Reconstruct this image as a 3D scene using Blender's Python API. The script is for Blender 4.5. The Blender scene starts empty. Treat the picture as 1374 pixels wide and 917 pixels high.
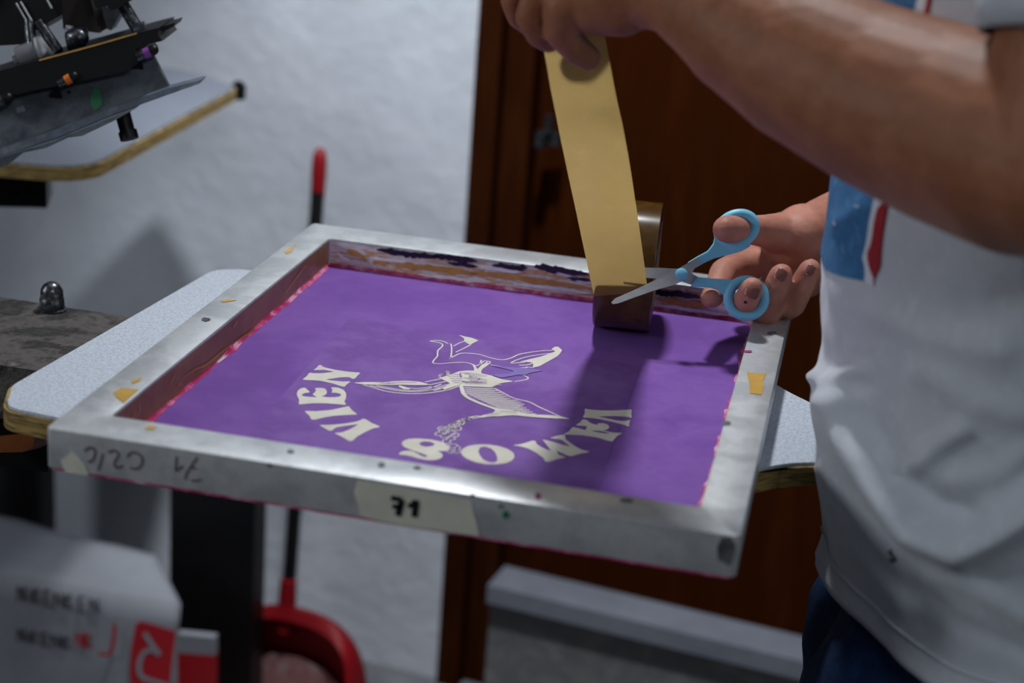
import bpy, bmesh, math, random
from mathutils import Vector, Matrix, noise
from mathutils.bvhtree import BVHTree
random.seed(4)
C = bpy.context.scene.collection
FL = .96                                   # height of the screen frame's top above the floor
# ---------------------------------------------------------------- camera (solved from the photo's frame corners)
RX = Vector((0.97419937, 0.21432659, 0.07070853))
DN = Vector((0.13659111, -0.31051282, -0.94070434))
FW = Vector((-0.17966205, 0.92609173, -0.3317765))
CAM = Vector((0.48486712, -0.94334915, 0.44093711 + FL))
FPX = 2300.0
def ray(x, y): return RX*((x-687)/FPX) + DN*((y-458.5)/FPX) + FW
def at(x, y, Z): return CAM + ray(x, y)*Z
def onz(x, y, z):
    r = ray(x, y); return CAM + r*((z-CAM.z)/r.z)
def onp(x, y, p0, n):
    r = ray(x, y); return CAM + r*((p0-CAM).dot(n)/r.dot(n))
def pj(X):
    d = X-CAM; Z = d.dot(FW); return 687+FPX*d.dot(RX)/Z, 458.5+FPX*d.dot(DN)/Z, Z
TOP = FL; H = .0284; W = .45; D = .537
V = Vector

# ---------------------------------------------------------------- materials
def lin(c):
    c = [v/255 for v in c]
    return tuple(v/12.92 if v <= .04045 else ((v+.055)/1.055)**2.4 for v in c)+(1,)
MATS = {}
def mat(name, col, rough=.6, metal=0, col2=None, scale=20, detail=4, lo=.35, hi=.65, bump=0, bscale=None, stretch=None,
        coat=0, sheen=0, sss=0, spec=.5, trans=0, noise_rough=0):
    if name in MATS: return MATS[name]
    m = bpy.data.materials.new(name); m.use_nodes = True
    nt = m.node_tree; b = nt.nodes['Principled BSDF']
    b.inputs['Base Color'].default_value = lin(col)
    b.inputs['Roughness'].default_value = rough; b.inputs['Metallic'].default_value = metal
    b.inputs['Specular IOR Level'].default_value = spec
    if coat: b.inputs['Coat Weight'].default_value = coat; b.inputs['Coat Roughness'].default_value = .12
    if sheen: b.inputs['Sheen Weight'].default_value = sheen
    if sss:
        b.inputs['Subsurface Weight'].default_value = sss; b.inputs['Subsurface Radius'].default_value = (.012, .005, .003); b.inputs['Subsurface Scale'].default_value = .4
    if trans: b.inputs['Transmission Weight'].default_value = trans
    tc = nt.nodes.new('ShaderNodeTexCoord'); mp = nt.nodes.new('ShaderNodeMapping')
    nt.links.new(tc.outputs['Object'], mp.inputs['Vector'])
    if stretch: mp.inputs['Scale'].default_value = stretch
    if col2:
        n = nt.nodes.new('ShaderNodeTexNoise'); n.inputs['Scale'].default_value = scale; n.inputs['Detail'].default_value = detail
        n.inputs['Roughness'].default_value = .65
        nt.links.new(mp.outputs[0], n.inputs['Vector'])
        r = nt.nodes.new('ShaderNodeValToRGB')
        cols = [col]+(col2 if isinstance(col2, list) else [col2])
        k = len(cols)
        r.color_ramp.elements[0].position = lo; r.color_ramp.elements[0].color = lin(cols[0])
        r.color_ramp.elements[1].position = hi; r.color_ramp.elements[1].color = lin(cols[-1])
        for i in range(1, k-1):
            e = r.color_ramp.elements.new(lo+(hi-lo)*i/(k-1)); e.color = lin(cols[i])
        nt.links.new(n.outputs['Fac'], r.inputs[0]); nt.links.new(r.outputs[0], b.inputs['Base Color'])
        if noise_rough:
            mr = nt.nodes.new('ShaderNodeMapRange'); mr.inputs['To Min'].default_value = rough-noise_rough; mr.inputs['To Max'].default_value = rough+noise_rough
            nt.links.new(n.outputs['Fac'], mr.inputs[0]); nt.links.new(mr.outputs[0], b.inputs['Roughness'])
    if bump:
        n2 = nt.nodes.new('ShaderNodeTexNoise'); n2.inputs['Scale'].default_value = bscale or scale; n2.inputs['Detail'].default_value = 5
        nt.links.new(mp.outputs[0], n2.inputs['Vector'])
        bp = nt.nodes.new('ShaderNodeBump'); bp.inputs['Strength'].default_value = bump; bp.inputs['Distance'].default_value = .01
        nt.links.new(n2.outputs['Fac'], bp.inputs['Height']); nt.links.new(bp.outputs[0], b.inputs['Normal'])
    MATS[name] = m; return m

M_alu = mat('aluminium', (206, 208, 210), .42, .5, [(192, 194, 196), (214, 216, 218), (200, 201, 202)], 22, 6, .3, .7, .03, 90, noise_rough=.08)
M_stain = mat('dark_smudge', (70, 72, 76), .6, .2, (110, 112, 116), 60)
M_purple = mat('purple_emulsion', (116, 76, 154), .6, 0, [(120, 80, 160), (130, 90, 168), (116, 76, 154)], 9, 7, .3, .7, .02, 300, spec=.08)
M_purple2 = mat('pale_purple_emulsion', (122, 86, 158), .6, 0, [(132, 96, 168), (118, 80, 154), (134, 96, 168)], 11, 6, .3, .7, spec=.08)
M_open = mat('open_mesh', (222, 216, 202), .7, 0, (206, 200, 186), 40)
M_blue_ink = mat('blue_ink_trace', (122, 108, 180), .6, 0, (126, 96, 168), 60)
M_pink = mat('pink_emulsion_edge', (190, 40, 100), .35, 0, [(170, 40, 96), (214, 92, 142), (232, 186, 206)], 60, 5, .3, .66, coat=.2)
M_brown_tape = mat('brown_tape', (156, 110, 70), .4, 0, [(144, 98, 60), (170, 126, 92)], 30, 4, .4, .75, .05, 60, coat=.1, spec=.3)
M_gold_scratch = mat('gold_scratch', (206, 150, 60), .4, .2)
M_residue = mat('ink_residue', (200, 196, 190), .45, 0, [(180, 150, 96), (222, 220, 214), (190, 144, 70), (228, 226, 222), (214, 210, 206), (70, 64, 62)], 60, 6, .28, .74, .1, 80, (.3, 1, 1.6), coat=.2)
M_goldink = mat('gold_ink', (198, 150, 70), .5, 0, (176, 128, 56), 90)
M_whiteink = mat('dried_white_ink', (236, 234, 230), .6, 0, (214, 210, 206), 90)
M_black_ink = mat('black_ink', (16, 17, 24), .3, 0, coat=.3)
M_felt = mat('white_felt', (196, 202, 212), .95, 0, [(172, 180, 194), (206, 212, 222), (188, 196, 208)], 420, 6, .28, .7, .15, 800, sheen=.1)
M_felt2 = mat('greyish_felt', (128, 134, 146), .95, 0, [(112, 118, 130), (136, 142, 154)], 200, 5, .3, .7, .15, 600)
M_ply = mat('plywood', (150, 122, 66), .7, 0, [(96, 76, 40), (176, 148, 86), (110, 88, 48), (186, 156, 92)], 160, 2, .3, .7, 0, None, (.12, .12, 1.5))
M_tape_roll = mat('wound_tape', (84, 58, 24), .16, 0, [(74, 50, 20), (90, 64, 28)], 30, 2, .4, .6, coat=.4)
M_navy = mat('navy_tape_side', (26, 30, 52), .35, 0, (36, 40, 62), 120, coat=.2)
M_core = mat('cardboard_core', (150, 122, 88), .85, 0, (128, 102, 72), 60)
M_masking = mat('cream_masking_tape', (222, 220, 202), .8, 0, (208, 206, 190), 40)
M_scrap = mat('yellow_tape_scrap', (214, 170, 84), .35, 0, (200, 156, 70), 60, coat=.3)
M_marker = mat('black_marker', (14, 14, 18), .5)
M_purple_marker = mat('faded_purple_marker', (92, 62, 80), .7)
M_handle = mat('pale_blue_plastic', (128, 204, 232), .38, 0, (122, 196, 226), 40, spec=.5)
M_steel = mat('steel', (206, 206, 204), .35, .5, (186, 186, 184), 60, 4, .3, .7, .02, 200)
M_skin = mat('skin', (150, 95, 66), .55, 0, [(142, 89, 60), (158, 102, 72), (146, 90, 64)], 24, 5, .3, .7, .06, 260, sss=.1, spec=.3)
M_nail = mat('fingernail', (176, 116, 108), .3, 0, (160, 104, 98), 80)
M_hair = mat('dark_hair', (30, 24, 20), .6, 0, (44, 34, 28), 60, 3, .4, .6, .4, 200)
M_shirt = mat('white_cotton', (200, 204, 212), .9, 0, [(194, 198, 206), (206, 210, 218)], 60, 5, .3, .7, .1, 700, sheen=.2)
M_pblue = mat('blue_print', (52, 116, 164), .85, 0, [(40, 98, 146), (74, 140, 186)], 70, 6, .35, .7)
M_pred = mat('red_print', (164, 26, 40), .85, 0, (150, 20, 34), 60)
M_pwhite = mat('white_print', (214, 218, 226), .85)
M_denim = mat('blue_denim', (20, 46, 82), .9, 0, [(12, 34, 68), (24, 56, 98)], 50, 6, .3, .7, .2, 500, spec=.2)
M_shoe = mat('dark_shoe', (40, 40, 44), .6, 0, (56, 56, 60), 40)
M_wall = mat('white_plaster', (206, 211, 220), .9, 0, [(198, 203, 213), (212, 217, 226)], 6, 8, .3, .7, .22, 40)
M_door = mat('brown_door', (52, 22, 6), .8, 0, [(46, 19, 5), (58, 26, 8)], 6, 6, .3, .7, .03, 30, (4, 4, .5), spec=0)
M_jamb = mat('brown_jamb', (52, 24, 9), .6, 0, [(46, 20, 8), (58, 29, 12)], 6, 6, .3, .7, .03, 30, (4, 4, .5), spec=0)
M_marble = mat('pale_marble', (116, 120, 131), .6, 0, (104, 108, 119), 14, 6)
M_conc = mat('grey_concrete', (112, 112, 112), .85, 0, [(96, 96, 97), (122, 122, 123)], 18, 7, .3, .7, .2, 60)
M_floor = mat('grey_floor', (104, 106, 110), .7, 0, [(92, 94, 98), (114, 116, 120)], 7, 7, .3, .7, .1, 40)
M_black = mat('black_paint', (14, 14, 16), .45, 0, [(10, 10, 12), (24, 24, 28)], 30, 6, .4, .8, .02, 90, spec=.3)
M_dirty = mat('dirty_grey_metal', (72, 68, 66), .75, .2, [(42, 40, 40), (96, 90, 86), (62, 58, 58), (128, 120, 116)], 26, 8, .3, .75, .6, 70)
M_plate = mat('grey_steel_plate', (90, 95, 102), .5, .35, [(70, 75, 82), (104, 110, 118), (82, 92, 94)], 16, 7, .3, .7, .03, 60)
M_edge = mat('blue_stained_edge', (104, 116, 134), .5, .3, [(96, 102, 112), (124, 132, 142), (60, 100, 150)], 40, 3, .35, .75)
M_rod = mat('worn_steel_rod', (120, 124, 132), .35, .9, [(60, 62, 66), (150, 152, 158)], 120, 4, .3, .7)
M_orange = mat('orange_ink', (216, 112, 24), .5)
M_amber = mat('amber_plastic', (150, 80, 20), .5, 0, (130, 66, 16), 30)
M_violet = mat('violet_ink', (130, 60, 150), .5)
M_greypl = mat('grey_rubber', (110, 112, 116), .7, 0, (92, 94, 98), 30)
M_brownpl = mat('dark_brown_block', (44, 30, 22), .6, 0, (34, 24, 18), 30)
M_red = mat('red_plastic', (146, 14, 26), .42, 0, (130, 10, 22), 10)
M_red2 = mat('dull_red_plastic', (128, 8, 20), .55, 0, (112, 6, 16), 10, spec=.25)
M_dust = mat('dusty_red', (150, 120, 120), .9, 0, [(150, 100, 102), (166, 150, 148)], 26, 6, .35, .65)
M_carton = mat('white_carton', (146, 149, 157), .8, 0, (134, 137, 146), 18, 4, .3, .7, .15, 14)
M_cprint = mat('carton_black_print', (36, 36, 42), .7)
M_cred = mat('carton_red_print', (172, 20, 34), .6)
M_green = mat('green_ink_spot', (40, 110, 70), .6)
M_magenta = mat('magenta_ink_spot', (150, 30, 110), .6)

def translucent(m, col, fac):
    nt = m.node_tree; b = nt.nodes['Principled BSDF']; out = nt.nodes['Material Output']
    t = nt.nodes.new('ShaderNodeBsdfTranslucent'); t.inputs[0].default_value = lin(col)
    mx = nt.nodes.new('ShaderNodeMixShader'); mx.inputs[0].default_value = fac
    nt.links.new(b.outputs[0], mx.inputs[1]); nt.links.new(t.outputs[0], mx.inputs[2]); nt.links.new(mx.outputs[0], out.inputs[0])
M_tape = mat('gold_packing_tape', (206, 178, 112), .22, 0, [(200, 170, 104), (212, 186, 122)], 30, 4, .35, .65, .015, 50, coat=.3)
translucent(M_tape, (228, 202, 136), .55)
# light on the right hand painted into its skin colour; palm pinker too
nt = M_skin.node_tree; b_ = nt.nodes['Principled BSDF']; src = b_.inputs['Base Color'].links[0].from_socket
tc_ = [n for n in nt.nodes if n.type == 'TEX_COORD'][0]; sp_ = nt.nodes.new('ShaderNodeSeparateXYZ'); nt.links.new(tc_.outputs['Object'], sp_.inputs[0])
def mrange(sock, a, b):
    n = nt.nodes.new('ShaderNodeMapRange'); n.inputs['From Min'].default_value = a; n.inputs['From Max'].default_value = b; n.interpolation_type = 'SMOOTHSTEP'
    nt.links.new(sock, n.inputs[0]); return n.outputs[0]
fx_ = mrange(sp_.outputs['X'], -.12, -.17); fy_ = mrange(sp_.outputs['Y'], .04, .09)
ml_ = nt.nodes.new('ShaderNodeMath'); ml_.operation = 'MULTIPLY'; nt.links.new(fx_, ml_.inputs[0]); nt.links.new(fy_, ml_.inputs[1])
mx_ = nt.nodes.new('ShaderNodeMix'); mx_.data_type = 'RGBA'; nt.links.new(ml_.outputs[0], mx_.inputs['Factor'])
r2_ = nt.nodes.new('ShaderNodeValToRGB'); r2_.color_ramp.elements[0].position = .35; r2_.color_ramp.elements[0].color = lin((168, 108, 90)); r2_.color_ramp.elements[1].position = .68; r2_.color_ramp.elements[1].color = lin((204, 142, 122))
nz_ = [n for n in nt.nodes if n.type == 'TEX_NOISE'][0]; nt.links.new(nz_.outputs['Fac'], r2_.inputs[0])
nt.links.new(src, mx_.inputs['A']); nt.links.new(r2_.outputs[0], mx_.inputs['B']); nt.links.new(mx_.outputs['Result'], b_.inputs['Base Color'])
# ---------------------------------------------------------------- mesh helpers
def link(name, me, m=None, parent=None, smooth=False):
    o = bpy.data.objects.new(name, me); C.objects.link(o)
    if m is not None:
        for x in (m if isinstance(m, (list, tuple)) else [m]): me.materials.append(x)
    if parent is not None: o.parent = parent
    if smooth: me.polygons.foreach_set('use_smooth', [True]*len(me.polygons))
    return o
def obj(name, bm, m, parent=None, smooth=False, angle=None):
    bmesh.ops.recalc_face_normals(bm, faces=bm.faces)
    me = bpy.data.meshes.new(name); bm.to_mesh(me); bm.free()
    o = link(name, me, m, parent, smooth or angle is not None)
    if angle is not None: me.set_sharp_from_angle(angle=math.radians(angle))
    return o
def thing(name, loc, label, cat, group=None):
    o = bpy.data.objects.new(name, None); C.objects.link(o); o.location = loc
    o.empty_display_size = .05
    o['label'] = label; o['category'] = cat
    if group: o['group'] = group
    return o
ROOTS = []
def reparent(root, parts):
    for p in parts:
        p.parent = root; p.matrix_parent_inverse = Matrix.Translation(-root.location)
class Thing:
    """collects parts given in world coordinates under an Empty at the thing's base"""
    def __init__(s, name, loc, label, cat, group=None):
        s.o = thing(name, V(loc), label, cat, group); s.inv = Matrix.Translation(-V(loc))
    def part(s, name, bm, m, smooth=False, angle=None, label=None, under=None):
        bmesh.ops.transform(bm, matrix=s.inv, verts=bm.verts)
        o = obj(name, bm, m, under if under else s.o, smooth, angle)
        if label: o['label'] = label
        return o
    def meshpart(s, name, me, m, smooth=False, label=None, under=None):
        me.transform(s.inv); o = link(name, me, m, under if under else s.o, smooth)
        if label: o['label'] = label
        return o
def bevel(bm, w, seg=2, ang=30):
    es = [e for e in bm.edges if len(e.link_faces) == 2 and e.calc_face_angle(0) > math.radians(ang)]
    bmesh.ops.bevel(bm, geom=es, offset=w, segments=seg, affect='EDGES', profile=.5)
def add_box(bm, c, s, M=None):
    r = bmesh.ops.create_cube(bm, size=1)['verts']
    bmesh.ops.scale(bm, vec=s, verts=r)
    if M is not None: bmesh.ops.transform(bm, matrix=M, verts=r)
    bmesh.ops.translate(bm, vec=c, verts=r); return r
def basis(z, xh=V((1, 0, 0))):
    z = z.normalized()
    if abs(z.dot(xh)) > .98: xh = V((0, 1, 0))
    x = (xh - z*xh.dot(z)).normalized(); y = z.cross(x); return x, y, z
def add_rod(bm, a, b, r0, r1=None, n=16, cap=True):
    r1 = r0 if r1 is None else r1
    x, y, z = basis(b-a)
    A = [bm.verts.new(a+(x*math.cos(t)+y*math.sin(t))*r0) for t in [2*math.pi*i/n for i in range(n)]]
    B = [bm.verts.new(b+(x*math.cos(t)+y*math.sin(t))*r1) for t in [2*math.pi*i/n for i in range(n)]]
    for i in range(n): bm.faces.new((A[i], A[(i+1) % n], B[(i+1) % n], B[i]))
    if cap: bm.faces.new(A[::-1]); bm.faces.new(B)
def add_tube(bm, pts, rs, n=12, closed=False):
    if not isinstance(rs, (list, tuple)): rs = [rs]*len(pts)
    k = len(pts); rings = []; px = None
    for i, p in enumerate(pts):
        a = pts[(i-1) % k] if (closed or i > 0) else p; b = pts[(i+1) % k] if (closed or i < k-1) else p
        t = (b-a).normalized()
        if px is None: x, y, _ = basis(t)
        else:
            x = (px - t*px.dot(t)).normalized(); y = t.cross(x)
        px = x
        rings.append([bm.verts.new(p+(x*math.cos(q)+y*math.sin(q))*rs[i]) for q in [2*math.pi*j/n for j in range(n)]])
    for i in range(k if closed else k-1):
        A, B = rings[i], rings[(i+1) % k]
        for j in range(n): bm.faces.new((A[j], A[(j+1) % n], B[(j+1) % n], B[j]))
    if not closed: bm.faces.new(rings[0][::-1]); bm.faces.new(rings[-1])
def add_ball(bm, c, r, s=(1, 1, 1), u=16, v=10):
    q = bmesh.ops.create_uvsphere(bm, u_segments=u, v_segments=v, radius=r)['verts']
    bmesh.ops.scale(bm, vec=s, verts=q); bmesh.ops.translate(bm, vec=c, verts=q); return q
def add_prism(bm, poly, off):
    A = [bm.verts.new(p) for p in poly]; B = [bm.verts.new(p+off) for p in poly]
    n = len(A)
    f1 = bm.faces.new(A); f2 = bm.faces.new(B[::-1])
    for i in range(n): bm.faces.new((A[i], B[i], B[(i+1) % n], A[(i+1) % n]))
    return f1, f2
def add_lathe(bm, c, z, prof, n=24):
    x, y, z = basis(z); rings = []
    for r, h in prof:
        rings.append([bm.verts.new(c+z*h+(x*math.cos(q)+y*math.sin(q))*max(r, 1e-5)) for q in [2*math.pi*j/n for j in range(n)]])
    for A, B in zip(rings, rings[1:]):
        for j in range(n): bm.faces.new((A[j], A[(j+1) % n], B[(j+1) % n], B[j]))
    bm.faces.new(rings[0][::-1]); bm.faces.new(rings[-1])
def smooth_poly(p, it=2):
    for _ in range(it):
        q = []
        for i in range(len(p)):
            a, b = p[i], p[(i+1) % len(p)]
            q += [a*.75+b*.25, a*.25+b*.75]
        p = q
    return p
def filled(loops, to3, thick):
    """2-D outlines with holes -> a thin plate through a filled curve; to3 maps (u, v) to world, thick is along its normal"""
    cu = bpy.data.curves.new('outline', 'CURVE'); cu.dimensions = '2D'; cu.fill_mode = 'BOTH'; cu.extrude = .5
    for L in loops:
        s = cu.splines.new('POLY'); s.points.add(len(L)-1); s.use_cyclic_u = True
        for p, q in zip(s.points, L): p.co = (q[0], q[1], 0, 1)
    o = bpy.data.objects.new('outline', cu); C.objects.link(o)
    me = bpy.data.meshes.new_from_object(o.evaluated_get(bpy.context.evaluated_depsgraph_get()))
    bpy.data.objects.remove(o); bpy.data.curves.remove(cu)
    for v in me.vertices: v.co = to3(v.co.x, v.co.y, v.co.z*thick)
    return me
def join_meshes(ms):
    bm = bmesh.new()
    for m in ms: bm.from_mesh(m)
    return bm
def ribbon(bm, pts, w, up, taper=False):
    k = len(pts); L = []
    for i, p in enumerate(pts):
        t = (pts[min(i+1, k-1)]-pts[max(i-1, 0)]).normalized(); s = t.cross(up).normalized()
        ww = w*.5*(math.sin(math.pi*(i+.35)/(k-.3)) if taper else 1)
        L.append((bm.verts.new(p+s*ww), bm.verts.new(p-s*ww)))
    for a, b in zip(L, L[1:]): bm.faces.new((a[0], a[1], b[1], b[0]))
def spline(pts, n=6):
    out = []
    k = len(pts)
    for i in range(k-1):
        p0, p1, p2, p3 = pts[max(i-1, 0)], pts[i], pts[i+1], pts[min(i+2, k-1)]
        for j in range(n):
            t = j/n
            out.append(p1*1.0 + (p2-p0)*(.5*t) + (p0*2-p1*5+p2*4-p3)*(.5*t*t) + (p1*3-p0-p2*3+p3)*(.5*t**3))
    out.append(pts[-1]*1.0); return out
def remesh(bm, voxel, smooth=6, factor=.5, disp=None):
    me = bpy.data.meshes.new('raw'); bm.to_mesh(me); bm.free()
    o = bpy.data.objects.new('raw', me); C.objects.link(o)
    r = o.modifiers.new('r', 'REMESH'); r.mode = 'VOXEL'; r.voxel_size = voxel
    s = o.modifiers.new('s', 'SMOOTH'); s.iterations = smooth; s.factor = factor
    out = bpy.data.meshes.new_from_object(o.evaluated_get(bpy.context.evaluated_depsgraph_get()))
    bpy.data.objects.remove(o); bpy.data.meshes.remove(me)
    return out
def chain(bm, pts, rs, n=20):
    """tapered limb: rods with balls at the joints, all closed, later fused by the voxel remesh"""
    for i, (p, r) in enumerate(zip(pts, rs)):
        add_ball(bm, p, r, u=n, v=12)
        if i: add_rod(bm, pts[i-1], p, rs[i-1], r, n)

# ================================================================ THE ROOM
AW = math.radians(8.5)
WD = V((math.cos(AW), -math.sin(AW), 0)); WN = V((math.sin(AW), math.cos(AW), 0))     # along the wall / into the wall
WP = V((-.0745, 1.3649, 0))
def wpt(u, z, off=0): return WP + WD*u + WN*off + V((0, 0, z))
def wbox(bm, u0, u1, z0, z1, o0, o1):
    add_prism(bm, [wpt(u0, z0, o0), wpt(u1, z0, o0), wpt(u1, z1, o0), wpt(u0, z1, o0)], WN*(o1-o0))
def struct(name, bm, m, parent=None, **k):
    o = obj(name, bm, m, parent, **k); o['kind'] = 'structure'; return o
DU0, DU1 = .037, 1.12        # door opening
bm = bmesh.new(); wbox(bm, -2.6, DU0, 0, 2.7, 0, .15); wbox(bm, DU1, 2.6, 0, 2.7, 0, .15); wbox(bm, DU0, DU1, 2.25, 2.7, 0, .15)
struct('wall_back', bm, M_wall)
bm = bmesh.new(); add_prism(bm, [V((-3, -3, -.05)), V((3.4, -3, -.05)), V((3.4, 2.2, -.05)), V((-3, 2.2, -.05))], V((0, 0, .05)))
struct('floor', bm, M_floor)
bm = bmesh.new(); add_prism(bm, [V((-3, -3, 2.7)), V((3.4, -3, 2.7)), V((3.4, 2.2, 2.7)), V((-3, 2.2, 2.7))], V((0, 0, .05)))
struct('ceiling', bm, M_wall)
dj = thing('door_1', wpt(DU0, 0), 'brown wooden door with jamb beyond the printing table', 'door')
dj['kind'] = 'structure'
inv = Matrix.Translation(-dj.location)
def dpart(name, bm, m, **k):
    bmesh.ops.transform(bm, matrix=inv, verts=bm.verts); o = obj(name, bm, m, dj, **k); return o
bm = bmesh.new(); wbox(bm, DU0, DU0+.035, 0, 2.25, -.012, .14); wbox(bm, DU0+.035, DU0+.075, 0, 2.25, .018, .14); wbox(bm, DU1-.06, DU1, 0, 2.25, -.012, .14); wbox(bm, DU0, DU1, 2.19, 2.25, -.012, .14)
bevel(bm, .004); dpart('door_frame', bm, M_jamb)
bm = bmesh.new(); wbox(bm, DU0+.075, DU1-.06, .195, 2.19, .055, .1)
bevel(bm, .004); dpart('door_leaf', bm, M_door)
bm = bmesh.new()
hp = onp(727, 186, wpt(0, 0, .0), WN); hp2 = onp(737, 166, wpt(0, 0, .0), WN)
add_rod(bm, hp-WN*.004+V((0, 0, -.012)), hp-WN*.004+V((0, 0, .010)), .009, n=14)
add_rod(bm, hp2-WN*.002+V((0, 0, -.012)), hp2-WN*.002+V((0, 0, .012)), .006, n=12)
add_box(bm, hp+WD*.008+WN*.012, (.03, .02, .016))
dpart('hinge', bm, M_rod, angle=40)
bm = bmesh.new(); wbox(bm, DU0+.076, DU1-.061, 0, .1635, -.0, .14)
struct('trim_1', bm, M_conc)
bm = bmesh.new(); wbox(bm, DU0+.076, DU1-.061, .164, .194, -.018, .14); bevel(bm, .006)
struct('trim_2', bm, M_marble)

# ================================================================ SCREEN PRINTING FRAME
XI0, XI1, YI0, YI1 = .0296, .4215, .035, .496
fr = Thing('screen_printing_frame', (W/2, D/2, FL-H), 'aluminium screen printing frame with purple emulsion mesh and number 71 on its front', 'screen frame')
def rrect(x0, y0, x1, y1, r, n=5):
    out = []
    for cx, cy, a0 in ((x1-r, y1-r, 0), (x0+r, y1-r, 90), (x0+r, y0+r, 180), (x1-r, y0+r, 270)):
        for k in range(n+1):
            a = math.radians(a0+90*k/n); out.append((cx+r*math.cos(a), cy+r*math.sin(a)))
    return out
bm = bmesh.new(); loops = []
def loop(x0, y0, x1, y1, r, z): loops.append([bm.verts.new((x, y, z)) for x, y in rrect(x0, y0, x1, y1, r)])
c_ = .0012
for d, z in ((0, FL-H+c_), (0, FL-c_), (c_*.3, FL-c_*.3), (c_, FL)): loop(d, d, W-d, D-d, .004-d, z)
for d, z in ((c_, FL), (c_*.3, FL-c_*.3), (0, FL-c_), (0, FL-H+c_), (c_, FL-H)): loop(XI0-d, YI0-d, XI1+d, YI1+d, .003+d, z)
loop(c_, c_, W-c_, D-c_, .004-c_, FL-H)
for A, B in zip(loops, loops[1:]+loops[:1]):
    for k in range(len(A)): bm.faces.new((A[k], A[(k+1) % len(A)], B[(k+1) % len(A)], B[k]))
frame_o = fr.part('frame', bm, M_alu, angle=40)
MZ = FL-.0262                                     # top of the mesh
bm = bmesh.new(); add_box(bm, V(((XI0+XI1)/2, (YI0+YI1)/2, MZ-.0006)), (XI1-XI0+.0, YI1-YI0+.0, .0012))
mesh_o = fr.part('screen_mesh', bm, M_purple)
# the slightly paler exposed rectangle
def P(x, y, dz=.0): return onz(x, y, MZ+dz)
bm = bmesh.new(); add_prism(bm, [P(470, 426, .0001), P(860, 492, .0001), P(800, 660, .0001), P(330, 588, .0001)], V((0, 0, .0001)))
fr.part('exposed_area', bm, M_purple2, label='paler purple exposed rectangle', under=mesh_o)
# pink emulsion edge
def pinkstrip(name, x0, y0, x1, y1, wav):
    bm = bmesh.new(); n = 60; a = V((x0, y0, 0)); b = V((x1, y1, 0)); t = (b-a).normalized(); s = V((-t.y, t.x, 0)); rows = []
    for i in range(n+1):
        p = a+(b-a)*(i/n)
        w = wav*(.75+.45*noise.noise(p*30)+.35*noise.noise(p*90))
        # a soft fillet of emulsion rising up the rail
        rows.append([bm.verts.new(V((p.x, p.y, MZ+.004))), bm.verts.new(V((p.x, p.y, MZ+.0005))+s*w*.35), bm.verts.new(V((p.x, p.y, MZ+.0002))+s*w)])
    for A, B in zip(rows, rows[1:]):
        for k in range(2): bm.faces.new((A[k], B[k], B[k+1], A[k+1]))
    fr.part(name, bm, M_pink, smooth=True, under=mesh_o)
pinkstrip('emulsion_edge', XI0, YI1, XI0, YI0, .0046)
pinkstrip('emulsion_edge', XI1, YI1, XI0, YI1, .005)
pinkstrip('emulsion_edge', XI1, YI0, XI1, YI1, .006)
# brown tape lining the left rail, with scratches
bm = bmesh.new(); n = 40; rows = []
for i in range(n+1):
    y = YI0+.001+(YI1-YI0-.002)*i/n
    rows.append([bm.verts.new(V((XI0+.0006+.0006*noise.noise(V((y*40, z*300, 0))), y, z))) for z in (FL-.0018, FL-.009, FL-.017, MZ+.0012)])
for A, B in zip(rows, rows[1:]):
    for k in range(3): bm.faces.new((A[k], A[k+1], B[k+1], B[k]))
lining = fr.part('tape_lining', bm, M_brown_tape, smooth=True, label='brown tape lining inside the left rail')
def onlin(x, y): return onp(x, y, V((XI0+.0016, 0, 0)), V((1, 0, 0)))
bm = bmesh.new()
for pl in ([(382, 394), (398, 373), (413, 353)], [(245, 508), (262, 496), (276, 490), (290, 479), (306, 466), (318, 460)], [(315, 460), (330, 450), (345, 441)],
           [(228, 518), (233, 508), (236, 501)], [(240, 519), (243, 513)], [(184, 559), (188, 549), (186, 542)], [(178, 562), (184, 548)], [(313, 440), (319, 431)]):
    bm = bmesh.new(); ribbon(bm, spline([onlin(*q) for q in pl], 4), .0017, V((1, 0, 0)), True); fr.part('scratch', bm, M_gold_scratch, under=lining)
# ink residue along the back rail
bm = bmesh.new(); rows = []; n = 80
for i in range(n+1):
    x = XI0+.002+(XI1-XI0-.004)*i/n
    rows.append([bm.verts.new(V((x, YI1-.0005-.0009*abs(noise.noise(V((x*60, z*200, 3)))), z))) for z in (FL-.003, FL-.009, FL-.015, MZ+.003)])
for A, B in zip(rows, rows[1:]):
    for k in range(3): bm.faces.new((A[k], A[k+1], B[k+1], B[k]))
res = fr.part('ink_residue', bm, M_residue, smooth=True, label='smudged black, gold and white ink along the back rail')
def onback(x, y): return onp(x, y, V((0, YI1-.0016, 0)), V((0, 1, 0)))
bm = bmesh.new()
def ragged(pl, w, seed, d):
    """a smear with torn edges lying on the back rail's inner face"""
    pts = spline([onp(*q, V((0, YI1-d, 0)), V((0, 1, 0))) for q in pl], 10); bm = bmesh.new(); L = []; k = len(pts)
    for i, p in enumerate(pts):
        e = min(1, 4*i/k+.15, 4*(k-1-i)/k+.15)
        up = w*e*(.55+.9*abs(noise.noise(V((p.x*130, seed, 0)))+.5*noise.noise(V((p.x*420, seed, 2)))))
        dn = w*e*(.45+.9*abs(noise.noise(V((p.x*150, seed, 7)))+.5*noise.noise(V((p.x*460, seed, 9)))))
        L.append((bm.verts.new(p+V((0, 0, up*.5))), bm.verts.new(p-V((0, 0, dn*.5)))))
    for A, B in zip(L, L[1:]): bm.faces.new((A[0], A[1], B[1], B[0]))
    return bm
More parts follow.
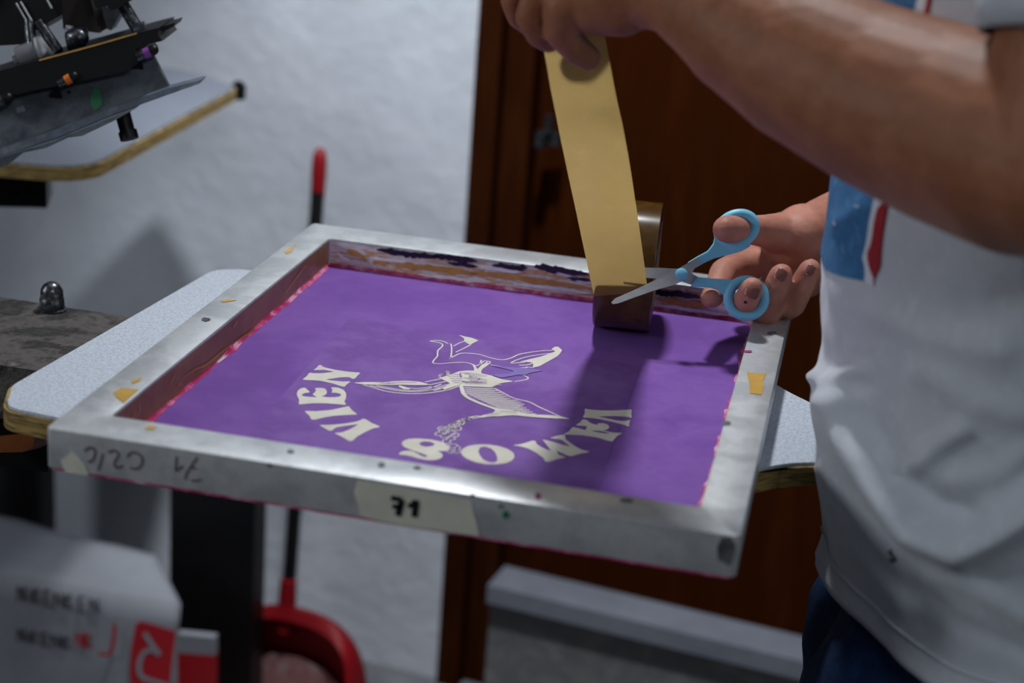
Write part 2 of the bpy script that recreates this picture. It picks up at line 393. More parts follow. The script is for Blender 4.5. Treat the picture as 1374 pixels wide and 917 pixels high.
for k, pl in enumerate(([(505, 335), (530, 339), (560, 343), (590, 346)], [(580, 343), (605, 346), (640, 351)], [(660, 356), (690, 360), (706, 360)], [(716, 357), (745, 362), (790, 369)], [(876, 392), (905, 395), (942, 400)], [(600, 353), (622, 356), (640, 358)], [(760, 373), (780, 375), (792, 377)])):
    fr.part('black_streak', ragged(pl, .0078 if k < 5 else .004, k*3.1, .0018), M_black_ink, under=res)
for k, pl in enumerate(([(465, 336), (480, 341), (492, 352)], [(500, 352), (520, 353)], [(530, 356), (580, 361), (640, 368)], [(630, 366), (700, 374), (796, 388)], [(880, 402), (920, 408), (960, 412)])):
    fr.part('gold_streak', ragged(pl, .0072, 40+k*2.3, .0017), M_goldink, under=res)
for k, pl in enumerate(([(452, 337), (458, 345), (470, 350)], [(495, 346), (520, 349), (545, 352)], [(560, 368), (600, 373), (650, 379)], [(690, 381), (740, 387), (793, 394)], [(885, 410), (930, 417), (975, 423)], [(640, 356), (660, 361), (700, 366)])):
    fr.part('white_streak', ragged(pl, .0046, 70+k*1.7, .0019), M_whiteink, under=res)
# stains and scraps on the rails
def ontop(x, y): return onz(x, y, FL+.0003)
def blob_px(x, y, rx, ry, f=ontop, n=18, seed=0):
    return [f(x+rx*math.cos(t)*(1+.35*noise.noise(V((math.cos(t)*1.7+seed, math.sin(t)*1.7, seed)))), y+ry*math.sin(t)*(1+.35*noise.noise(V((math.cos(t)*1.7, math.sin(t)*1.7+seed, seed+5))))) for t in [2*math.pi*i/n for i in range(n)]]
def scraps(polys, m, name, off, label=None):
    for pl in polys:
        bm = bmesh.new(); add_prism(bm, pl, off); fr.part(name, bm, m, label=label)
scraps([[ontop(*q) for q in pl] for pl in (
    [(1002, 500), (1028, 502), (1023, 513), (1025, 519), (1022, 530), (1006, 528), (1006, 517)],
    [(152, 527), (163, 521), (186, 523), (166, 541), (157, 534)],
    [(176, 512), (190, 506), (188, 511), (178, 515)], [(381, 338), (397, 328), (391, 338), (384, 341)], [(296, 404), (306, 402), (318, 403), (300, 406)], [(194, 575), (200, 571), (211, 573), (205, 577)])],
    M_scrap, 'tape_scrap', V((0, 0, .0002)), 'scrap of yellow tape')
def spots(blobs, m, name, off=V((0, 0, .0002)), label=None):
    for b in blobs:
        bm = bmesh.new(); add_prism(bm, b, off); fr.part(name, bm, m, label=label)
spots((blob_px(512, 624, 5, 3, seed=1), blob_px(276, 429, 6, 2.5, seed=2), blob_px(1036, 447, 7, 2, seed=3), blob_px(975, 568, 6, 2.5, seed=6), blob_px(560, 628, 5, 2, seed=11), blob_px(840, 672, 9, 3, seed=12), blob_px(390, 606, 5, 2.4, seed=13)), M_stain, 'smudge')
spots((blob_px(1004, 472, 6, 1.6, seed=4), blob_px(722, 666, 4, 4, seed=5)), M_magenta, 'ink_spot', label='magenta ink spot')
# front face
FY = V((0, -.0004, 0)); NY = V((0, 1, 0))
def onf(x, y, d=0): return onp(x, y, FY-NY*d, NY)
def zl(X, Y): return onf(470+X/7.232, 640+Y/7.232)
bm = bmesh.new(); add_prism(bm, [zl(*q) for q in ((65, 35), (330, 70), (600, 120), (900, 180), (1170, 240), (1185, 330), (1210, 400), (1235, 500), (1250, 580), (1000, 545), (780, 512), (480, 470), (280, 430), (90, 380), (75, 270), (50, 205), (35, 150), (55, 80))], V((0, .0003, 0)))
lab = fr.part('number_label', bm, M_masking, label='cream masking tape label with number 71 in black marker')
bm = bmesh.new()
def zl2(X, Y): return onf(470+X/7.232, 640+Y/7.232, .0004)
for pl, w in (([(395, 208), (450, 214), (500, 226)], .0034), ([(500, 222), (490, 275), (478, 320), (462, 380)], .0042), ([(408, 288), (450, 292), (488, 290)], .0032), ([(640, 228), (634, 300), (622, 392)], .0042), ([(562, 292), (600, 272), (638, 236)], .0032)):
    ribbon(bm, [zl2(*q) for q in pl], w, NY)
fr.part('number', bm, M_marker, under=lab)
def z1(X, Y): return onf(40+X/6.87, 540+Y/6.87)
bm = bmesh.new(); add_prism(bm, [z1(*q) for q in ((285, 535), (330, 510), (390, 455), (450, 510), (510, 590), (540, 680), (480, 668), (330, 645), (300, 590))], V((0, .0003, 0)))
fr.part('tape_scrap', bm, M_masking, label='torn scrap of white tape at the left corner')
bm = bmesh.new()
def zh(X, Y): return onf(100+X/6.87, 590+Y/6.87)
for pl in ([(95, 110), (120, 82), (165, 78), (188, 110), (180, 160), (150, 205), (120, 200)], [(260, 130), (240, 210), (215, 285)], [(310, 122), (345, 104), (390, 112), (402, 150), (370, 205), (372, 248), (400, 262), (445, 240)],
           [(490, 170), (500, 135), (550, 120), (605, 145), (625, 200), (600, 255), (560, 272), (515, 262)], [(940, 155), (935, 230), (932, 300)], [(945, 285), (975, 262), (998, 240)],
           [(1130, 165), (1080, 240), (1030, 320), (1022, 372)], [(1060, 250), (1095, 262), (1120, 272)], [(1075, 380), (1120, 382), (1165, 372)]):
    bm = bmesh.new(); ribbon(bm, spline([zh(*q) for q in pl], 4), .0013, NY); fr.part('handwriting', bm, M_purple_marker, label='faded purple marker stroke, written upside down')
spots((blob_px(679, 691, 5, 5, onf, seed=3), blob_px(672, 680, 4, 2, onf, seed=8)), M_green, 'ink_spot', V((0, .0003, 0)), 'green ink spot')
spots((blob_px(975, 738, 13, 18, onf, seed=7), blob_px(634, 665, 3, 2.5, onf, seed=2), blob_px(362, 625, 3, 2, onf, seed=3)), M_stain, 'smudge', V((0, .0003, 0)))
bm = bmesh.new(); add_prism(bm, [V((.004, .0004, FL-H-.0006)), V((W-.004, .0004, FL-H-.0006)), V((W-.004, .03, FL-H-.0006)), V((.004, .03, FL-H-.0006))], V((0, 0, .0014)))
fr.part('emulsion_edge', bm, M_pink)

# ---- lettering and drawing in the stencil
def mp2(f):                                     # zoom pixel -> (x, y) on the mesh
    def g(X, Y):
        p = P(*f(X, Y)); return (p.x, p.y)
    return g
A1 = mp2(lambda X, Y: (385+X/7.643, 480+Y/7.643)); A2 = mp2(lambda X, Y: (525+X/7.633, 575+Y/7.633)); A3 = mp2(lambda X, Y: (675+X/7.633, 540+Y/7.633))
A4 = mp2(lambda X, Y: (565+X/6.87, 440+Y/6.87)); A5 = mp2(lambda X, Y: (470+X/8.5875, 490+Y/8.5875)); A6 = mp2(lambda X, Y: (570+X/6.87, 500+Y/6.87))
def to3(dz): return lambda u, v, w: V((u, v, MZ+dz+w))
LET = [
 (A1, [[(345, 80), (375, 103), (480, 128), (620, 150), (755, 160), (735, 178), (695, 222), (668, 222), (640, 205), (560, 206), (390, 230), (480, 243), (560, 250), (655, 250), (610, 282), (592, 305), (560, 300), (470, 270), (330, 240), (155, 232), (205, 195), (230, 160), (275, 166), (370, 166), (490, 150), (380, 130), (270, 135), (305, 108), (325, 84)]]),   # N
 (A1, [[(185, 312), (240, 362), (185, 368), (150, 385), (165, 402), (240, 410), (310, 412), (262, 385), (300, 345), (285, 318), (345, 315), (395, 325), (412, 355), (400, 385), (355, 405), (430, 414), (520, 410), (560, 395), (545, 375), (500, 365), (455, 365), (470, 335), (448, 310), (520, 312), (580, 335), (608, 375), (605, 420), (588, 455), (610, 492), (530, 484), (400, 474), (250, 474), (118, 488), (128, 440), (100, 385), (110, 345), (140, 322)]]),  # E
 (A1, [[(175, 552), (300, 556), (440, 545), (560, 520), (635, 503), (665, 545), (725, 590), (640, 592), (480, 602), (370, 622), (290, 642), (248, 640), (235, 605)]]),  # I
 (A1, [[(328, 697), (450, 697), (600, 682), (700, 665), (745, 650), (785, 632), (810, 640), (870, 678), (962, 716), (880, 732), (800, 770), (720, 815), (670, 862), (640, 864), (570, 820), (482, 778), (560, 775), (640, 745), (740, 688), (640, 700), (500, 722), (460, 755), (430, 755), (385, 728)]]),  # V
 (A2, [[(75, 275), (90, 250), (140, 235), (210, 236), (265, 262), (320, 295), (365, 300), (368, 285), (310, 262), (200, 225), (130, 195), (105, 165), (120, 135), (170, 115), (250, 108), (400, 118), (500, 140), (575, 175), (600, 205), (585, 225), (540, 240), (470, 232), (510, 255), (530, 285), (510, 312), (450, 330), (370, 332), (290, 318), (190, 288), (130, 278)], [(285, 155), (300, 180), (345, 194), (400, 192), (440, 178), (440, 160), (395, 142), (330, 140)]]),  # S
 (A2, [[(712, 250), (730, 215), (790, 185), (890, 170), (1000, 172), (1110, 190), (1200, 220), (1255, 260), (1262, 300), (1235, 335), (1180, 360), (1090, 374), (970, 374), (860, 352), (770, 315), (725, 280)], [(890, 240), (905, 280), (940, 325), (990, 350), (1050, 358), (1085, 340), (1085, 300), (1065, 250), (1020, 210), (960, 192), (910, 200)]]),  # O
 (A3, [[(100, 445), (180, 435), (240, 418), (300, 398), (330, 402), (345, 435), (400, 470), (495, 510), (455, 450), (400, 385), (470, 400), (600, 440), (690, 460), (640, 420), (600, 385), (475, 372), (540, 352), (610, 338), (635, 340), (640, 385), (700, 430), (745, 460), (800, 490), (890, 513), (810, 525), (700, 557), (650, 545), (545, 500), (570, 545), (645, 568), (560, 585), (480, 612), (435, 614), (410, 570), (330, 515), (250, 475), (170, 455)]]),  # M
 (A3, [[(740, 240), (790, 212), (815, 180), (855, 185), (900, 222), (975, 240), (965, 222), (1030, 220), (1080, 240), (1088, 265), (1060, 285), (1015, 290), (1070, 305), (1130, 318), (1222, 320), (1175, 345), (1135, 385), (1125, 405), (1080, 398), (960, 362), (820, 342), (700, 336), (618, 332), (670, 308), (712, 258), (760, 268), (850, 292), (850, 268), (870, 248)], [(895, 293), (960, 312), (1040, 325), (1100, 325), (1060, 308), (980, 294)]]),  # A
 (A3, [[(835, 70), (900, 82), (1050, 90), (1200, 88), (1320, 78), (1312, 120), (1318, 165), (1260, 150), (1140, 144), (965, 150), (1060, 170), (1160, 192), (1240, 198), (1305, 186), (1290, 225), (1292, 255), (1240, 235), (1130, 205), (1010, 180), (900, 163), (815, 158), (838, 118)]]),  # V
]
def rnd2(L):
    p = [V((a, b, 0)) for a, b in L]; q = []
    for i in range(len(p)):
        a, b = p[i], p[(i+1) % len(p)]; q += [a*.86+b*.14, a*.14+b*.86]
    return [(v.x, v.y) for v in q]
for f, loops in LET:
    me = filled([rnd2([f(*q) for q in L]) for L in loops], to3(.0003), .0002)
    fr.meshpart('letter', me, M_open, under=mesh_o)
bm = bmesh.new(); UP = V((0, 0, 1))
def p3(f, dz=.0003):
    def g(q):
        a = f(*q); return V((a[0], a[1], MZ+dz))
    return g
def strokes(f, pls, w, n=5, dz=.0003, taper=False):
    for pl in pls: ribbon(bm, spline([p3(f, dz)(q) for q in pl], n), w, UP, taper)
FC = [0]
def fills(f, pls, dz=.0003):
    for pl in pls:
        FC[0] += 1; dz = .0003+FC[0]*.00004
        me = filled([rnd2([f(*q) for q in pl])], to3(dz), .0002); bm.from_mesh(me); bpy.data.meshes.remove(me)
# legs, shoes, body, hat brim
fills(A4, [[(345, 68), (400, 85), (470, 98), (530, 122), (490, 140), (455, 160), (430, 150), (395, 125), (400, 105)],
           [(1230, 180), (1265, 180), (1300, 212), (1285, 235), (1260, 265), (1180, 310), (1090, 360), (1030, 372), (1035, 340), (1020, 325), (960, 318), (905, 320), (1000, 295), (1100, 272), (1180, 245), (1240, 222), (1200, 205)],
           [(370, 405), (430, 400), (490, 402), (485, 360), (470, 340), (495, 345), (512, 380), (525, 385), (560, 345), (600, 330), (640, 330), (610, 355), (560, 390), (550, 425), (640, 445), (740, 480), (860, 500), (740, 515), (690, 535), (650, 555), (540, 550), (400, 545), (350, 530), (280, 500), (280, 450), (310, 425)],
           [(350, 535), (385, 540), (405, 600), (395, 618), (370, 618)]])
strokes(A4, [[(80, 125), (150, 120), (205, 128), (250, 150)], [(80, 127), (140, 135), (190, 150), (195, 175), (155, 215), (150, 265), (120, 300), (112, 328), (180, 335), (290, 325), (400, 322), (470, 340), (495, 375)],
             [(275, 150), (282, 200), (275, 275), (265, 288)], [(300, 172), (350, 145), (405, 125)], [(320, 228), (390, 195), (460, 158)], [(265, 285), (300, 268), (360, 240), (440, 238), (540, 250), (640, 280), (740, 298), (820, 285), (900, 250), (1000, 230), (1120, 215), (1210, 212)],
             [(825, 328), (880, 300), (980, 270), (1100, 250), (1230, 235)], [(825, 330), (900, 325), (960, 320)], [(905, 348), (980, 345), (1030, 330)], [(965, 365), (1010, 368), (1040, 370)],
             [(500, 355), (540, 340), (555, 300)], [(540, 345), (580, 310), (610, 312)], [(580, 345), (620, 310), (640, 330)], [(640, 345), (760, 365), (880, 375), (980, 370)],
             [(165, 460), (190, 430), (235, 408), (250, 405), (240, 440), (255, 450), (210, 470), (165, 462)], [(860, 500), (920, 490), (975, 478), (985, 462), (950, 445), (890, 430)]], .0012)
fills(A5, [[(30, 212), (200, 205), (400, 208), (500, 195), (650, 190), (800, 200), (920, 235), (860, 240), (700, 238), (600, 235), (480, 240), (300, 236), (150, 232)],
           [(560, 240), (640, 265), (700, 290), (620, 290), (560, 262)], [(1030, 160), (1180, 110), (1260, 80), (1374, 75), (1374, 200), (1260, 235), (1160, 270), (1080, 295), (1060, 270), (1160, 225)]])
strokes(A5, [[(150, 232), (260, 262), (380, 300), (520, 322), (700, 335), (880, 328), (1030, 308), (1160, 280), (1260, 240)], [(230, 240), (380, 270), (560, 300), (760, 310), (930, 290), (1080, 260)], [(300, 238), (480, 275), (680, 300), (880, 280), (1050, 225)],
             [(860, 200), (960, 180), (1060, 160)], [(900, 235), (1000, 215), (1120, 190)], [(900, 255), (1000, 260), (1100, 235), (1200, 205)], [(620, 265), (760, 275), (900, 262)], [(1020, 130), (1060, 100), (1130, 85), (1120, 130), (1060, 150), (1020, 135)], [(960, 300), (1060, 270), (1180, 240)]], .0012)
# wing
fills(A6, [[(322, 120), (350, 125), (365, 190), (400, 230), (500, 280), (620, 325), (700, 345), (780, 355), (860, 375), (1000, 395), (1150, 402), (1250, 412), (1345, 438), (1200, 432), (1000, 420), (820, 402), (760, 405), (700, 412), (620, 412), (520, 425), (480, 420), (560, 395), (630, 380), (650, 355), (600, 335), (480, 290), (390, 250), (345, 215), (330, 170)]])
strokes(A6, [[(645, 150), (720, 190), (820, 240), (960, 275), (1060, 325), (1160, 370), (1250, 412)]], .0013)
for i in range(14):
    y = 142+i*18; xl = 360+max(0, (y-190))*2.2 if y > 190 else 360; xr = 640+(y-140)*1.62+(40 if 240 < y < 300 else 0); xr = min(xr, 1220)
    strokes(A6, [[(xl, y), ((xl+xr)/2, y+8), (xr, y+10)]], .00135, 4)
    strokes(A6, [[(xl+20, y+9), ((xl+xr)/2+30, y+17), (xr-30, y+19)]], .0006, 4)
# torso hatching
for i in range(7):
    strokes(A4, [[(360+i*10, 425+i*17), (520, 432+i*16), (660+i*14, 450+i*14)]], .0008, 4, .00055)
draw = fr.part('drawing', bm, M_open, label='cream line drawing of a winged figure with a top hat', under=mesh_o)
bm = bmesh.new()      # purple gaps left inside the drawn body and feathers
for k in range(9):
    strokes(A4, [[(360+(k*37) % 120, 425+k*12), (420+(k*53) % 140, 428+k*12), (520+(k*41) % 120, 434+k*11)]], .0006, 4, .0012)
strokes(A4, [[(360, 430), (362, 455), (375, 465)], [(525, 480), (545, 484)], [(380, 505), (500, 515), (600, 512)]], .0009, 4, .0012)
fr.part('hatching', bm, M_purple, under=mesh_o); bm = bmesh.new()
for k in range(5):
    strokes(A5, [[(1100+k*22, 120+k*24), (1180+k*12, 118+k*25), (1290, 130+k*22)]], .0006, 4, .0012)
fr.part('hatching', bm, M_purple, under=mesh_o); bm = bmesh.new()
strokes(A5, [[(420, 222), (560, 215), (760, 214)], [(340, 224), (420, 228), (520, 228)]], .0006, 4, .0012)
fr.part('hatching', bm, M_purple, under=mesh_o); bm = bmesh.new()
strokes(A6, [[(690, 372), (760, 376), (850, 388)], [(560, 408), (620, 398), (690, 394)]], .0006, 4, .0016)
fr.part('hatching', bm, M_purple, under=mesh_o)
# curls of smoke
bm = bmesh.new()
for (cx, cy, r, w) in ((400, 430, 22, .001), (360, 440, 26, .001), (330, 470, 34, .0011), (290, 480, 40, .0011), (260, 500, 40, .001), (225, 520, 44, .001), (300, 520, 40, .0009), (180, 540, 50, .001), (240, 560, 46, .0009), (130, 570, 36, .0009), (190, 590, 44, .0009), (280, 580, 36, .0008), (160, 520, 40, .0008), (240, 610, 40, .0008), (200, 640, 40, .0008), (260, 680, 40, .0008), (300, 700, 30, .0007), (240, 730, 36, .0007), (440, 425, 16, .0009), (290, 730, 40, .0006)):
    r *= .8
    strokes(A6, [[(cx+r*math.cos(t)*1.25+4*math.sin(3*t+cx), cy+r*.55*math.sin(t)) for t in [i*.7 for i in range(10)]]], w, 3)
strokes(A6, [[(520, 418), (460, 425), (390, 440), (340, 460)], [(500, 405), (440, 412), (370, 428), (300, 455), (220, 490)]], .0014)
fr.part('drawing', bm, M_open, label='cream curls of drawn smoke', under=mesh_o)
bm = bmesh.new()
fills(A4, [[(620, 350), (800, 372), (960, 380), (1130, 400), (1000, 425), (960, 445), (900, 440), (740, 470), (640, 440), (820, 430), (860, 405)]], .0002)
fr.part('drawing', bm, M_blue_ink, label='pale blue ink traces in the drawing', under=mesh_o)

# ================================================================ PLATENS
PZ = FL-H-.0008
def platen(name, felt, loc, label, gap=.003, felt_m=None, th=.0145, ply=None):
    t = Thing(name, loc, label, 'printing board', None)
    cx = sum(p.x for p in felt)/len(felt); cy = sum(p.y for p in felt)/len(felt)
    bm = bmesh.new()
    if ply is None:
        ply = []
        k = len(felt)
        for i, p in enumerate(felt):
            e = (felt[(i+1) % k]-felt[i-1]).normalized(); ply.append(p+V((e.y, -e.x, 0))*gap)
    add_prism(bm, [V((p.x, p.y, PZ-.0025)) for p in ply], V((0, 0, -th)))
    t.part('plywood_board', bm, M_ply)
    bm = bmesh.new(); add_prism(bm, [V((p.x, p.y, PZ)) for p in felt], V((0, 0, -.0025)))
    t.part('felt_cover', bm, felt_m or M_felt)
    return t
def rc(pts, rad, n=6):
    """round the corners of a 2-D polygon (counter-clockwise)"""
    out = []; k = len(pts)
    for i in range(k):
        p = V(pts[i]+(0,)); a = V(pts[i-1]+(0,)); b = V(pts[(i+1) % k]+(0,)); r = rad[i]
        if r <= 0: out.append(p); continue
        A = p+(a-p).normalized()*r; B = p+(b-p).normalized()*r
        for j in range(n+1):
            s = j/n; out.append(A*(1-s)**2+p*2*s*(1-s)+B*s*s)
    return out
def q2(x, y, z=None):
    p = onz(x, y, PZ if z is None else z); return (p.x, p.y)
f1 = rc([q2(17, 517), q2(8, 546), q2(80, 561), (.33, .088), (.447, .176), q2(1062, 620.5), (.494, .208), (.494, .30), q2(1088, 541), q2(1047, 521), (.40, .43), (.30, .462), q2(322, 361), q2(287, 362)],
         [.006, .012, 0, .06, 0.03, .015, .003, .003, .004, .02, .06, .05, .012, .012])
platen('print_platen', f1, (.2, .27, PZ-.017), 'white felt covered plywood printing board under the purple screen frame')
f2 = rc([q2(-190, 200), q2(114, 226), q2(318, 116), q2(238, 92), q2(-60, 90)], [.02, .05, .02, .02, .02])
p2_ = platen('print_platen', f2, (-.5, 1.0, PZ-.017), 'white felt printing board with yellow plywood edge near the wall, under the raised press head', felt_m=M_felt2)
bm = bmesh.new(); ec = onz(320, 117, PZ-.004)
add_rod(bm, ec-V((0, 0, .016)), ec+V((0, 0, .004)), .010, .010); add_rod(bm, ec+V((0, 0, .004)), ec+V((0, 0, .008)), .006, .006, 6)
p2_.part('end_bolt', bm, M_black, angle=40)

# ================================================================ PRESS BASE
AZ = PZ-.018
pb = Thing('printing_press', (-.55, .3, 0), 'black carousel printing press with dirty grey arm and domed nut left of the board', 'printing press')
bm = bmesh.new()
a0 = onz(0, 399, AZ); a1 = onz(168, 424, AZ); dX = (a1-a0).normalized()
bq = onz(0, 490, AZ)
yb = a0.y; yf = bq.y
top = [V((-.85, yf+.02, AZ)), V((bq.x, yf, AZ)), V((.06, yf+.0, AZ)), V((.06, a1.y-.012, AZ)), a1+V((-.012, 0, 0)), onz(90, 413, AZ), onz(42, 405, AZ), a0, V((-.85, a0.y+.03, AZ))]
nx, ny = 60, 14
add_prism(bm, top, V((0, 0, -.045)))
bevel(bm, .004, 2)
pb.part('press_arm', bm, M_dirty, angle=40)
bm = bmesh.new(); nb = onz(70, 416, AZ)
add_lathe(bm, nb, V((0, 0, 1)), [(.0125, -.002), (.0125, .0015), (.0105, .002), (.0105, .010), (.0098, .011), (.0098, .013), (.0092, .0185), (.007, .0225), (.0035, .0248), (.0, .0255)], 20)
pb.part('dome_nut', bm, M_rod, angle=35)
# hub and column at the left, under-chassis, leg
kc = at(68, 660, 2.62); hub = V((-.90, .62, 0)); post = V((kc.x-.058, kc.y, 0)); CTOP = at(40, 566, 2.62).z
bm = bmesh.new()
add_lathe(bm, post, V((0, 0, 1)), [(.058, .02), (.058, CTOP-.01), (.05, CTOP), (0, CTOP+.001)], 40)
add_lathe(bm, post, V((0, 0, 1)), [(0, 0), (.075, 0), (.075, .018), (.06, .022), (0, .022)], 40)
pb.part('column', bm, M_black, angle=40)
bm = bmesh.new()
add_lathe(bm, hub, V((0, 0, 1)), [(.045, AZ-.11), (.045, 1.30), (.04, 1.31), (0, 1.311)], 40)
add_lathe(bm, hub, V((0, 0, 1)), [(.0, AZ-.13), (.08, AZ-.13), (.085, AZ-.12), (.085, AZ-.055), (.08, AZ-.05), (0, AZ-.05)], 48)
pb.part('mast', bm, M_black, angle=40)
bm = bmesh.new(); add_prism(bm, [hub+V((0, -.04, AZ-.13)), post+V((0, -.05, CTOP-.04)), post+V((0, .05, CTOP-.04)), hub+V((0, .04, AZ-.13))], V((0, 0, .045)))
bevel(bm, .003); pb.part('crossbar', bm, M_black)
bm = bmesh.new()      # arm that carries the far board
c2 = onz(66, 236, AZ-.02); c2.z = AZ; e2 = V((hub.x, hub.y, AZ)); d2 = c2-e2; s2 = V((-d2.y, d2.x, 0)).normalized()*.03
add_prism(bm, [e2-s2, e2+s2, c2+s2, c2-s2], V((0, 0, -.05)))
bevel(bm, .004); pb.part('press_arm', bm, M_black)
bm = bmesh.new()      # short black link from the near arm back to the hub
c3 = V((-.42, yf+.08, AZ-.045)); e3 = V((hub.x, hub.y, AZ-.045)); d3 = c3-e3; s3 = V((-d3.y, d3.x, 0)).normalized()*.04
add_prism(bm, [e3-s3, e3+s3, c3+s3, c3-s3], V((0, 0, -.03))); bevel(bm, .003); pb.part('press_arm', bm, M_black)
bm = bmesh.new()      # black housing under the near arm
k0 = at(58, 606, 1.36)
add_prism(bm, [V((-.6, yf+.03, AZ-.0455)), V((k0.x, yf+.03, AZ-.0455)), V((k0.x-.008, yf+.03, AZ-.10)), V((-.6, yf+.03, AZ-.12))], V((0, .10, 0)))
bevel(bm, .004); pb.part('housing', bm, M_black)
bm = bmesh.new()
g = [at(-30, 590, 1.33), at(47, 582, 1.33), at(44, 600, 1.33), at(30, 607, 1.33), at(-30, 608, 1.33)]
add_prism(bm, g, FW*.05); bevel(bm, .002); pb.part('spring_block', bm, M_amber, label='amber coloured plastic block')
# black post near the wall, seen below the frame
pA = at(228, 700, 2.42); pB = at(342, 714, 2.40)
px_ = Thing('black_post', ((pA.x+pB.x)/2, pA.y+.05, 0), 'wide black post standing near the white wall behind the red dustpan', 'post')
wd_ = (V((pB.x, pB.y, 0))-V((pA.x, pA.y, 0))); wn_ = V((-wd_.y, wd_.x, 0)).normalized()
bm = bmesh.new(); q0 = V((pA.x, pA.y, .03)); add_prism(bm, [q0, q0+wd_, q0+wd_+wn_*.05, q0+wn_*.05], V((0, 0, FL-.50))); bevel(bm, .004); px_.part('shaft', bm, M_black)
bm = bmesh.new(); q0 = V((pA.x, pA.y, 0))-wd_*.2-wn_*.02; add_prism(bm, [q0, q0+wd_*1.4, q0+wd_*1.4+wn_*.09, q0+wn_*.09], V((0, 0, .03))); bevel(bm, .004); px_.part('base', bm, M_black)
bm = bmesh.new(); q0 = V((pA.x, pA.y, FL-.47))-wd_*.04-wn_*.003; add_prism(bm, [q0, q0+wd_*1.08, q0+wd_*1.08+wn_*.056, q0+wn_*.056], V((0, 0, .01))); bevel(bm, .003); px_.part('cap', bm, M_black)

# ================================================================ RAISED PRINT HEAD (upper left)
HZ = 1.50
HD = V((FW.x, FW.y, 0)).normalized()
def h(x, y, d=0): return at(x, y, HZ)+HD*d
hd = Thing('press_head', h(20, 130), 'raised dark metal press head with bolts and lever knobs at upper left', 'press head')
def hplate(name, pl, d0, d1, m, bev=.0015, **k):
    bm = bmesh.new(); add_prism(bm, [h(x, y, d0) for x, y in pl], HD*(d1-d0))
    if bev: bevel(bm, bev, 2)
    return hd.part(name, bm, m, **k)
hplate('clamp_bar', [(-40, 106), (0, 93), (60, 77), (130, 58), (190, 41), (218, 34), (216, 44), (222, 52), (204, 56), (198, 62), (186, 62), (196, 76), (176, 92), (120, 104), (50, 118), (-40, 140)], -.012, .05, M_black)
hplate('clamp_tongue', [(205, 44), (212, 37), (236, 30), (233, 36), (220, 42)], 0, .03, M_black, .0008)
hplate('face_plate', [(-40, 134), (60, 112), (176, 88), (203, 74), (226, 119), (150, 145), (70, 174), (-40, 214)], .004, .010, M_plate)
hplate('flange', [(-40, 212), (0, 199), (80, 171), (150, 144), (225, 117), (273, 105), (270, 110), (225, 126), (150, 153), (80, 182), (0, 208), (-40, 224)], -.008, .012, M_edge, .0006)
hplate('under_plate', [(-40, 224), (0, 208), (80, 183), (150, 154), (190, 139), (160, 156), (118, 176), (100, 178), (70, 192), (40, 198), (20, 214), (-40, 236)], -.02, .02, M_plate, .001)
hplate('ink_stain', [(58, 76.5), (130, 57.2), (188, 40.6), (188, 42.6), (130, 59.4), (58, 78.8)], -.0126, -.0121, M_goldink, 0, label='amber and white ink along the bar edge')
bm = bmesh.new(); add_rod(bm, h(164, 150, .0), h(172, 180, .0), .0068, .0066); add_rod(bm, h(171, 176), h(174, 187), .0082, .0082)
hd.part('lever', bm, M_black, angle=40)
for (a, b, r) in (((46, 32), (74, 72), .0042), ((160, 8), (184, 48), .0052), ((34, 30), (38, 70), .0045)):
    bm = bmesh.new(); add_rod(bm, h(*a, .012), h(*b, .012), r)
    q0 = V((0, 0, 0)); A = h(*a, .012); B = h(*b, .012)
    for i in range(14):      # thread
        p = A+(B-A)*((i+.5)/14); add_rod(bm, p, p+(B-A).normalized()*.0012, r*1.12)
    hd.part('threaded_rod', bm, M_rod, angle=40)
bm = bmesh.new(); add_rod(bm, h(176, 44, .012), h(192, 40, .012), .006); add_rod(bm, h(178, 47, .012), h(186, 43, .012), .008, n=6)
hd.part('hex_nut', bm, M_rod)
hplate('upper_block', [(-40, -60), (52, -60), (70, 5), (72, 26), (60, 33), (58, 40), (40, 44), (28, 62), (-40, 66)], .01, .06, M_black, .003)
hplate('upper_block', [(52, -40), (100, -40), (112, 14), (122, 52), (108, 50), (95, 46), (72, 46), (70, 10)], .03, .08, M_brownpl, .002)
hplate('upper_block', [(112, 20), (143, 27), (126, 56), (118, 52)], .06, .08, M_plate, .001)
hplate('upper_block', [(112, -40), (180, -40), (176, 0), (158, 12), (148, 14), (144, 8), (128, 11)], .0, .05, M_black, .002)
bm = bmesh.new()
for a, b in (((18, 6), (32, 30)), ((24, 4), (39, 30)), ((59, 0), (66, 13))): add_rod(bm, h(*a, .008), h(*b, .008), .0009, n=8)
hd.part('guide_wire', bm, M_steel)
bm = bmesh.new()
add_rod(bm, h(13, 88, .016), h(22, 84, .016), .006); add_rod(bm, h(20, 85, .016), h(45, 73, .016), .012); hd.part('roller', bm, M_greypl, angle=40)
bm = bmesh.new()
add_rod(bm, h(46, 73, .016), h(49, 72, .016), .0135); add_rod(bm, h(57, 69, .016), h(60, 67, .016), .0125); hd.part('washer', bm, M_steel, angle=40)
bm = bmesh.new()
add_ball(bm, h(100, 52, .008), .0085, (1.3, 1, 1)); add_rod(bm, h(86, 62, .012), h(108, 58, .012), .007); add_rod(bm, h(90, 50, .01), h(92, 38, .01), .0055, n=8); add_ball(bm, h(107, 46, .01), .005)
hd.part('wing_nut', bm, M_rod, angle=40)
